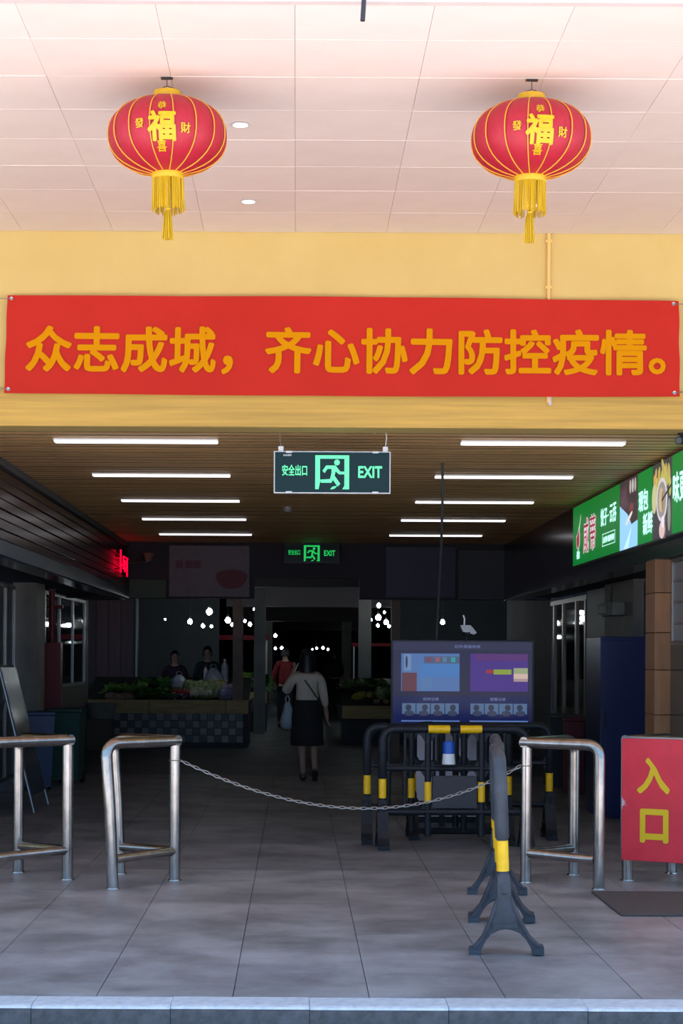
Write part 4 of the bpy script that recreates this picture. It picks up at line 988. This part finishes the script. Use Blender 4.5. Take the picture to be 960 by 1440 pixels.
t = thing('plastic_bottle', 'tall pale plastic bottle at the back of long stall', 'bottle', (X(316, y), y, bedA(y) + .0)); MB().lathe([(0, 0), (.06, 0), (.062, .02), (.062, .28), (.03, .34), (.022, .36), (0, .36)], n=14).build('body', m_film, t, True); MB().lathe([(0, .36), (.026, .361), (.026, .39), (0, .392)], n=12).build('cap', m_white, t)
t = thing('plastic_bottle', 'thin white bottle at the back of the long stall beside bag', 'bottle', (X(289, y), y, bedA(y) + .0)); MB().lathe([(0, 0), (.03, 0), (.032, .02), (.032, .2), (.014, .25), (0, .25)], n=12).build('body', m_white, t, True); MB().lathe([(0, .251), (.016, .251), (.016, .28), (0, .282)], n=10).build('cap', m_red, t)
# tub and baskets at the stall's left end
t = thing('plastic_tub', 'pale plastic tub on a crate at the left end of stall', 'tub', (X(142, 29.0), 29.0, 0))
MB().lathe([(.0, .50), (.20, .50), (.26, .72), (.27, .74), (.25, .74), (.19, .52), (0, .52)], n=18).build('tub', m_pale, t, True); MB().box(-.2, .2, -.2, .2, 0, .498, .01).build('crate', mat('tan_carton', (.12, .085, .06), .7), t)
# curtain strips and backdrop behind the left stall
t = thing('strip_curtain', 'dark red strip curtain hanging in the doorway behind the stall', 'curtain', (X(148, 33.5), 33.5, 0))
for i in range(9):
    o = MB().box(-.052, .052, -.004, .004, 1.0, 2.55, .002).build('strip', mat('curtain_red', (.07, .025, .035), .45, rnd=.4), t); o.location = (-.45 + i * .112, .02 * (i % 2), 0)
MB().tube([(-.52, .01, 2.57), (.55, .01, 2.57)], .02, 8).build('rod', m_alu, t)
for x in (-.54, .57): MB().tube([(x, .01, 0), (x, .01, 2.6)], .025, 8).build('post', m_alu, t)
m_part = mat('hall_partition_paint', (.034, .046, .052), .6, var=.2, scale=1.5)
struct(B('wall_hall_partition', m_part, -9, -1.75, 42.0, 42.2, 0, 3.7))
struct(B('wall_hall_partition_right', m_part, 2.3, 9, 42.0, 42.2, 0, 3.7))
t = thing('red_awning', 'faint red awning strip behind the far stall', 'awning', (X(335, 46), 46, 0))
MB().prism([(-.9, 2.0), (.75, 2.0), (.75, 1.88), (-.9, 1.88)], -.3, .3, 'y').build('valance', mat('awning_red', (.45, .01, .03), .6), t)
for x in (-.85, .7): B('post', m_alu, x - .02, x + .02, -.02, .02, 0, 1.88, t)
t = thing('red_awning', 'faint red awning strip right of the aisle columns', 'awning', (X(520, 46), 46, 0))
MB().prism([(-.45, 1.82), (.6, 1.82), (.6, 1.74), (-.45, 1.74)], -.3, .3, 'y').build('valance', _M['awning_red'], t)
for x in (-.4, .55): B('post', m_alu, x - .02, x + .02, -.02, .02, 0, 1.74, t)

# ------------------------------------------------------------------ hanging market lamps
lamp_src = {}
lamps = [(294, 861, 2.2, 1), (267, 875, 2.2, 1), (285, 881, 2.1, .75), (297, 881.5, 2.1, .6), (320, 873, 2.2, 1.1), (326, 879, 2.1, .6), (358, 857, 2.45, .7), (362, 864.5, 2.4, .6), (344, 874, 2.2, .6), (351, 878.5, 2.1, .7), (369, 879.5, 2.2, 1), (387, 894, 2.1, 1), (387, 912, 1.9, 1.4), (396, 911.5, 1.9, 1.7), (232, 872, 2.25, .4), (445, 911.5, 1.9, 1.3), (454, 911, 1.9, 1.5), (461, 913, 1.85, 1.2), (439, 913, 1.85, 1.0),
         (532, 851, 2.45, .8), (517, 859.5, 2.4, .8), (520, 871, 2.2, .8), (515.5, 874, 2.2, .6), (531.5, 868, 2.25, 1.1), (540, 860.5, 2.3, .45), (542.5, 874.5, 2.2, 1.0), (546.5, 880, 2.2, .7), (531, 879, 2.2, .7), (622, 874, 2.2, .95), (773, 874, 2.2, .9), (505, 888, 2.1, .5), (483, 905, 1.95, .8)]
where = lambda px: 'over the left stalls' if px < 340 else 'by the pale left column' if px < 380 else 'deep in the aisle' if px < 490 else 'by the pale right column' if px < 560 else 'behind the screen'
words = ['brightest', 'second', 'third', 'fourth', 'fifth', 'sixth', 'seventh', 'eighth', 'ninth']
cnt = {}
for px, py, z, s in lamps:
    y = min(95, (z - CH) * F / (PY - py)); z = Z(py, y); far = y > 58
    w_ = where(px); cnt[w_] = cnt.get(w_, 0) + 1
    lab = 'white hanging bulb %s, %s of that cluster from the left' % (w_, ['first', 'second', 'third', 'fourth', 'fifth', 'sixth', 'seventh', 'eighth', 'ninth', 'tenth'][sorted([q_[0] for q_ in lamps if where(q_[0]) == w_]).index(px)] if sum(1 for q_ in lamps if q_[0] == px) == 1 else ('upper' if py < 900 else 'lower'))
    key = far
    if key not in lamp_src:
        t = thing('hanging_bulb', lab, 'lamp', (0, 0, 0), 0, 'hanging market bulbs')
        MB().lathe([(0, -.05), (.025, -.044), (.044, -.022), (.05, .0), (.044, .024), (.027, .044), (.018, .056)], n=14).build('bulb', m_bulbdim if far else m_bulb, t, True)
        MB().lathe([(.018, .06), (.022, .062), (.022, .10), (.008, .11)], n=10).build('socket', m_wire, t)
        MB().tube([(0, 0, .11), (0, 0, .85)], .004, 5).build('cord', m_wire, t)
        lamp_src[key] = t; o = t
    else: o = copy_tree(lamp_src[key], label=lab)
    o.location = (X(px, y), y, z); o.scale = (s, s, s)
    for ch in o.children:
        if ch.name.startswith('cord'):
            ch.scale = (1, 1, ((3.7 - z) / s - .11) / .74); ch.location = (0, 0, .11 - .11 * ch.scale[2])

# ------------------------------------------------------------------ people
m_skin = mat('skin', (.40, .24, .17), .55); m_hair = mat('black_hair', (.008, .008, .012), .45, var=.3, scale=60, stretch=(1, 1, .1))
def skin(name, J, E, m, parent=None, root=0, sub=2):
    names = list(J); me = bpy.data.meshes.new(name)
    me.from_pydata([J[k][0] for k in names], [(names.index(a), names.index(b)) for a, b in E], [])
    o = bpy.data.objects.new('tmp_skin', me); COL.objects.link(o)
    o.modifiers.new('s', 'SKIN')
    for i, k in enumerate(names):
        r = J[k][1]; me.skin_vertices[0].data[i].radius = r if isinstance(r, tuple) else (r, r); me.skin_vertices[0].data[i].use_root = (i == root)
    sb = o.modifiers.new('d', 'SUBSURF'); sb.levels = sb.render_levels = sub
    m2 = bpy.data.meshes.new_from_object(o.evaluated_get(bpy.context.evaluated_depsgraph_get()))
    bpy.data.objects.remove(o); m2.name = name; m2.materials.clear(); m2.materials.append(m)
    m2.polygons.foreach_set('use_smooth', [True] * len(m2.polygons))
    return link(name, m2, parent)
def hand(J, E, w, d, side, curl=.5):
    """palm + five fingers from wrist joint name w; d = direction of the hand; side = thumb side vector"""
    p = Vector(J[w][0]); d = Vector(d).normalized(); s = Vector(side).normalized(); n = d.cross(s).normalized()
    J[w + 'p'] = (tuple(p + d * .05), (.030, .016)); E.append((w, w + 'p'))
    for i, (off, l) in enumerate(((.026, .066), (.009, .076), (-.009, .070), (-.026, .054))):
        b0 = p + d * .085 + s * off; b1 = b0 + d * l * .5 + n * l * .18 * curl; b2 = b1 + d * l * .35 + n * l * .45 * curl
        for q_, (pt_, r) in enumerate(((b0, .0095), (b1, .0085), (b2, .007))): J['%sf%d%d' % (w, i, q_)] = (tuple(pt_), r)
        E += [(w + 'p', '%sf%d0' % (w, i)), ('%sf%d0' % (w, i), '%sf%d1' % (w, i)), ('%sf%d1' % (w, i), '%sf%d2' % (w, i))]
    b0 = p + d * .035 + s * .035; b1 = b0 + d * .035 + s * .018 + n * .012 * curl; 
    J[w + 't0'] = (tuple(b0), .010); J[w + 't1'] = (tuple(b1), .008); E += [(w + 'p', w + 't0'), (w + 't0', w + 't1')]
def head_parts(body, hc, hm, long=.10, turn=0):
    """ears, nose, eyes, hair as children; face looks +Y"""
    hx, hy, hz = hc; cs, sn = math.cos(turn), math.sin(turn)
    def W(x, y, z): return (hx + x * cs - y * sn, hy + x * sn + y * cs, hz + z)
    k = MB()
    for sx in (-1, 1): k.tube([W(sx * .072, 0, -.03), W(sx * .080, -.012, 0), W(sx * .078, -.01, .025)], [.010, .016, .009], 8)
    k.tube([W(0, .09, .01), W(0, .108, -.022), W(0, .095, -.032)], [.008, .014, .006], 8)
    k.build('ears_and_nose', m_skin, body, True)
    e = MB()
    for sx in (-1, 1): e.lathe([(0, -.008), (.010, -.004), (.012, 0), (.010, .004), (0, .008)], W(sx * .032, .090, .012), 10)
    e.build('eyes', m_wire, body, True)
    MB().tube([W(-.022, .093, -.056), W(0, .098, -.058), W(.022, .093, -.056)], [.004, .006, .004], 6).build('mouth', mat('lips', (.3, .1, .09), .5), body, True)
    vs = []; n = 22; rows = 9
    rings = []
    for j in range(rows + 1):
        t_ = j / rows; z = .125 - t_ * (.125 + long); 
        rx = .092 * math.sqrt(max(.02, 1 - (max(0, z) / .128) ** 2)) * (1 + .10 * max(0, -z) / .1); ry = .112 * math.sqrt(max(.02, 1 - (max(0, z) / .128) ** 2))
        for i in range(n):
            a = math.pi * (.02 if z > .03 else -.0) + math.pi * (i / (n - 1)) * (1 if z < .05 else 1)
            a = math.pi + (i / (n - 1) - .5) * (2 * math.pi if z > .055 else 1.28 * math.pi) + math.pi / 2
            wob = 1 + .03 * math.sin(i * 2.1 + j)
            vs.append(W(rx * wob * math.cos(a + 0) * 1.0, ry * wob * math.sin(a) * 1.0 - .008, z))
    fs = [(j * n + i, j * n + i + 1, (j + 1) * n + i + 1, (j + 1) * n + i) for j in range(rows) for i in range(n - 1)]
    fs.append(tuple(range(n)))
    inner = [((v[0] - hx) * .86 + hx, (v[1] - hy) * .86 + hy, v[2] - .006) for v in vs]; m_ = len(vs)
    fs2 = fs + [tuple(i + m_ for i in f[::-1]) for f in fs]
    fs2 += [((rows) * n + i, (rows) * n + i + 1, rows * n + i + 1 + m_, rows * n + i + m_) for i in range(n - 1)]
    for i in (0, n - 1): fs2 += [(j * n + i, (j + 1) * n + i, (j + 1) * n + i + m_, j * n + i + m_) for j in range(rows)]
    MB().add(vs + inner, fs2).build('hair', hm, body, True)

# woman walking away down the aisle (back to the viewer), local origin at her feet
yw = 11.5 * K; ox, oy = X(432, yw), yw
J = {'pel': ((0, 0, .86), (.115, .085)), 'wai': ((0, -.005, 1.00), (.105, .075)), 'che': ((0, -.01, 1.18), (.125, .085)), 'col': ((0, -.005, 1.285), (.085, .06)), 'nek': ((0, .01, 1.35), .042), 'jaw': ((0, .03, 1.40), (.055, .065)), 'hed': ((0, .02, 1.475), (.078, .092)), 'top': ((0, .01, 1.54), (.055, .065)),
     'ls': ((-.145, -.005, 1.265), .050), 'le': ((-.255, .03, 1.06), .040), 'lw': ((-.185, .16, 1.27), .028),
     'rs': ((.145, -.005, 1.265), .050), 're': ((.195, -.02, 1.02), .040), 'rw': ((.235, .03, .80), .028),
     'lh': ((-.075, 0, .80), .088), 'lk': ((-.060, .03, .46), .056), 'lc': ((-.058, -.005, .33), .050), 'la': ((-.045, -.02, .085), .032), 'lt': ((-.05, .10, .03), .026),
     'rh': ((.075, 0, .80), .088), 'rk': ((.080, .05, .47), .056), 'rc': ((.085, -.03, .36), .050), 'ra': ((.095, -.10, .14), .032), 'rt': ((.098, -.02, .05), .026)}
E = [('pel', 'wai'), ('wai', 'che'), ('che', 'col'), ('col', 'nek'), ('nek', 'jaw'), ('jaw', 'hed'), ('hed', 'top'), ('col', 'ls'), ('ls', 'le'), ('le', 'lw'), ('col', 'rs'), ('rs', 're'), ('re', 'rw'), ('pel', 'lh'), ('lh', 'lk'), ('lk', 'lc'), ('lc', 'la'), ('la', 'lt'), ('pel', 'rh'), ('rh', 'rk'), ('rk', 'rc'), ('rc', 'ra'), ('ra', 'rt')]
hand(J, E, 'lw', (.35, -.1, .9), (.5, .8, 0), .9); hand(J, E, 'rw', (.1, .15, -1), (-.2, 1, .1), .7)
pw = skin('person', J, E, m_skin); pw.location = (ox, oy, 0)
tag(pw, 'woman in cream cardigan and black skirt walking away down the aisle', 'person')
S = {'wai': ((0, -.01, .90), (.155, .11)), 'mid': ((0, -.01, 1.03), (.150, .105)), 'che': ((0, -.012, 1.18), (.150, .102)), 'col': ((0, -.008, 1.285), (.105, .068)), 'ls': ((-.15, -.008, 1.262), .070), 'le': ((-.262, .028, 1.055), .060), 'lw': ((-.215, .115, 1.19), .045), 'rs': ((.15, -.008, 1.262), .070), 're': ((.20, -.022, 1.02), .058), 'rw': ((.222, .012, .885), .045)}
skin('cardigan', S, [('wai', 'mid'), ('mid', 'che'), ('che', 'col'), ('col', 'ls'), ('ls', 'le'), ('le', 'lw'), ('col', 'rs'), ('rs', 're'), ('re', 'rw')], mat('cream_knit', (.60, .53, .46), .9, var=.12, scale=40, bump=.15), pw)
MB().loft([(0, 0, .97, .145, .11), (0, 0, .90, .165, .125), (0, 0, .78, .185, .14), (0, .01, .60, .195, .155), (.005, .012, .43, .20, .165), (.005, .012, .425, .19, .155)], 24).build('skirt', mat('black_skirt', (.010, .011, .015), .85, var=.2, scale=30), pw, True)
MB().tube([(-.10, .02, 1.30), (.0, -.125, 1.17), (.13, -.135, .98), (.185, -.08, .87)], .008, 6).build('bag_strap', m_wire, pw, True)
for nm, (a, b) in (('shoe', ((-.045, -.03, .055), (-.05, .14, .03))), ('shoe', ((.095, -.115, .115), (.098, .02, .02)))):
    a, b = Vector(a), Vector(b); MB().tube([a + (a - b) * .25, a, a.lerp(b, .5), b, b + (b - a) * .12], [.022, .042, .040, .036, .016], 12).build(nm, m_wire, pw, True)
head_parts(pw, (0, .02, 1.47), m_hair, .17)
sack('plastic_bag', 'pale plastic shopping bag hanging from the walking woman\'s arm', (ox - .235, oy + .02, .62), .16, .36, mat('pale_blue_film', (.30, .36, .44), .4))
sp = thing('smartphone', 'pale phone held up at the walking woman\'s ear', 'phone', (ox - .135, oy + .11, 1.345)); sp.rotation_euler = (R(-15), R(25), 0)
MB().box(-.006, .006, -.035, .035, -.07, .07, .003).build('case', m_white, sp); B('screen', m_glass, .0062, .0075, -.03, .03, -.06, .06, sp)

def bystander(label, loc, rz, coat, s=1.0, arms=0.0):
    J = {'pel': ((0, 0, .88), (.12, .09)), 'wai': ((0, 0, 1.02), (.11, .08)), 'che': ((0, 0, 1.22), (.135, .09)), 'col': ((0, 0, 1.34), (.09, .065)), 'nek': ((0, .01, 1.42), .045), 'jaw': ((0, .03, 1.47), (.055, .065)), 'hed': ((0, .02, 1.55), (.078, .092)), 'top': ((0, .01, 1.62), (.055, .065)),
         'ls': ((-.16, 0, 1.32), .052), 'le': ((-.22, .03 + .1 * arms, 1.07), .042), 'lw': ((-.18, .08 + .28 * arms, .86 + .18 * arms), .029), 'rs': ((.16, 0, 1.32), .052), 're': ((.22, .03 + .1 * arms, 1.07), .042), 'rw': ((.18, .08 + .28 * arms, .86 + .18 * arms), .029),
         'lh': ((-.08, 0, .82), .09), 'lk': ((-.09, .02, .47), .06), 'la': ((-.09, -.02, .08), .036), 'lt': ((-.10, .11, .03), .028), 'rh': ((.08, 0, .82), .09), 'rk': ((.09, .02, .47), .06), 'ra': ((.09, -.02, .08), .036), 'rt': ((.10, .11, .03), .028)}
    E = [('pel', 'wai'), ('wai', 'che'), ('che', 'col'), ('col', 'nek'), ('nek', 'jaw'), ('jaw', 'hed'), ('hed', 'top'), ('col', 'ls'), ('ls', 'le'), ('le', 'lw'), ('col', 'rs'), ('rs', 're'), ('re', 'rw'), ('pel', 'lh'), ('lh', 'lk'), ('lk', 'la'), ('la', 'lt'), ('pel', 'rh'), ('rh', 'rk'), ('rk', 'ra'), ('ra', 'rt')]
    hand(J, E, 'lw', (0, .7, -.5), (1, 0, 0), .8); hand(J, E, 'rw', (0, .7, -.5), (-1, 0, 0), .8)
    p = skin('person', J, E, m_skin); p.location = loc; p.rotation_euler = (0, 0, rz); p.scale = (s, s, s); tag(p, label, 'person')
    C = {'wai': ((0, 0, .84), (.155, .125)), 'mid': ((0, 0, 1.03), (.15, .115)), 'che': ((0, 0, 1.22), (.158, .11)), 'col': ((0, 0, 1.345), (.108, .075)), 'ls': ((-.165, 0, 1.32), .070), 'le': ((-.225, .03 + .1 * arms, 1.07), .058), 'lw': ((-.187, .07 + .24 * arms, .90 + .15 * arms), .044), 'rs': ((.165, 0, 1.32), .070), 're': ((.225, .03 + .1 * arms, 1.07), .058), 'rw': ((.187, .07 + .24 * arms, .90 + .15 * arms), .044)}
    skin('jacket', C, [('wai', 'mid'), ('mid', 'che'), ('che', 'col'), ('col', 'ls'), ('ls', 'le'), ('le', 'lw'), ('col', 'rs'), ('rs', 're'), ('re', 'rw')], coat, p)
    T = {'pel': ((0, 0, .88), (.135, .105)), 'lh': ((-.08, 0, .80), .10), 'lk': ((-.09, .02, .47), .075), 'la': ((-.09, -.02, .10), .06), 'rh': ((.08, 0, .80), .10), 'rk': ((.09, .02, .47), .075), 'ra': ((.09, -.02, .10), .06)}
    skin('trousers', T, [('pel', 'lh'), ('lh', 'lk'), ('lk', 'la'), ('pel', 'rh'), ('rh', 'rk'), ('rk', 'ra')], mat('dark_trousers', (.012, .013, .02), .8), p)
    for sx in (-1, 1): MB().tube([(sx * .09, -.07, .05), (sx * .09, -.02, .05), (sx * .1, .08, .04), (sx * .1, .14, .025)], [.03, .048, .042, .02], 10).build('shoe', m_wire, p, True)
    head_parts(p, (0, .02, 1.545), m_hair, .05)
bystander('stallholder in dark plum jacket bending behind the long vegetable stall', (X(246, 32.4), 32.4, 0), math.pi, mat('plum_jacket', (.035, .012, .03), .8), .95, .8)
bystander('person in dark teal jacket standing behind the vegetable stall near column', (X(292, 33.6), 33.6, 0), math.pi, mat('teal_jacket', (.012, .035, .045), .8), 1.0, .5)
bystander('person in red top in the aisle beyond the walking woman', (X(401, 38.5), 38.5, 0), R(10), mat('red_top', (.22, .015, .02), .8), 1.0, .2)
bystander('distant person in dark clothes far down the aisle on the right', (X(470, 52.0), 52.0, 0), R(-8), mat('dark_jacket', (.02, .02, .035), .8), 1.0, .2)

# ------------------------------------------------------------------ weeds at the kerb
for px, w_, lab in ((916, 1.0, 'small bright green weed growing against kerb, larger one on the right'), (885, .5, 'tiny green weed sprouting at the kerb left of the larger weed')):
    o = leafy(.055 * w_, 11, mat('weed_green', (.10, .36, .07), .5), int(px), 'weed'); o.location = (X(px, 7.84), 7.84, -.15 + .0); o.scale = (1, .6, 1.3); tag(o, lab, 'weed')

# ------------------------------------------------------------------ pieces that belong to a part rather than to the whole thing
def adopt(parent_name, names):
    for p in [o for o in COL.objects if o.name.split('.')[0] == parent_name and o.parent and not o.parent.parent]:
        for o in [c for c in p.parent.children if c.name.split('.')[0] in names]: o.parent = p
adopt('lantern_body', ('gold_character',)); adopt('bottom_cap', ('fringe', 'tassel', 'tassel_bead')); adopt('cloth', ('character', 'eyelet'))
adopt('panel', ('lettering', 'running_figure')); adopt('display', ('camera_picture', 'thermal_picture', 'face_thumbnail', 'scroll_line', 'title_text'))
for o in [c for c in COL.objects if c.name.split('.')[0] in ('character', 'paint_chip') and c.parent == eb_]: o.parent = next(c for c in eb_.children if c.name.startswith('board'))
for c in [c for c in COL.objects if c.name.startswith('handle') and c.parent and c.parent.name.startswith('blue_cabinet')]: c.parent = next(d for d in c.parent.children if d.name.startswith('door'))
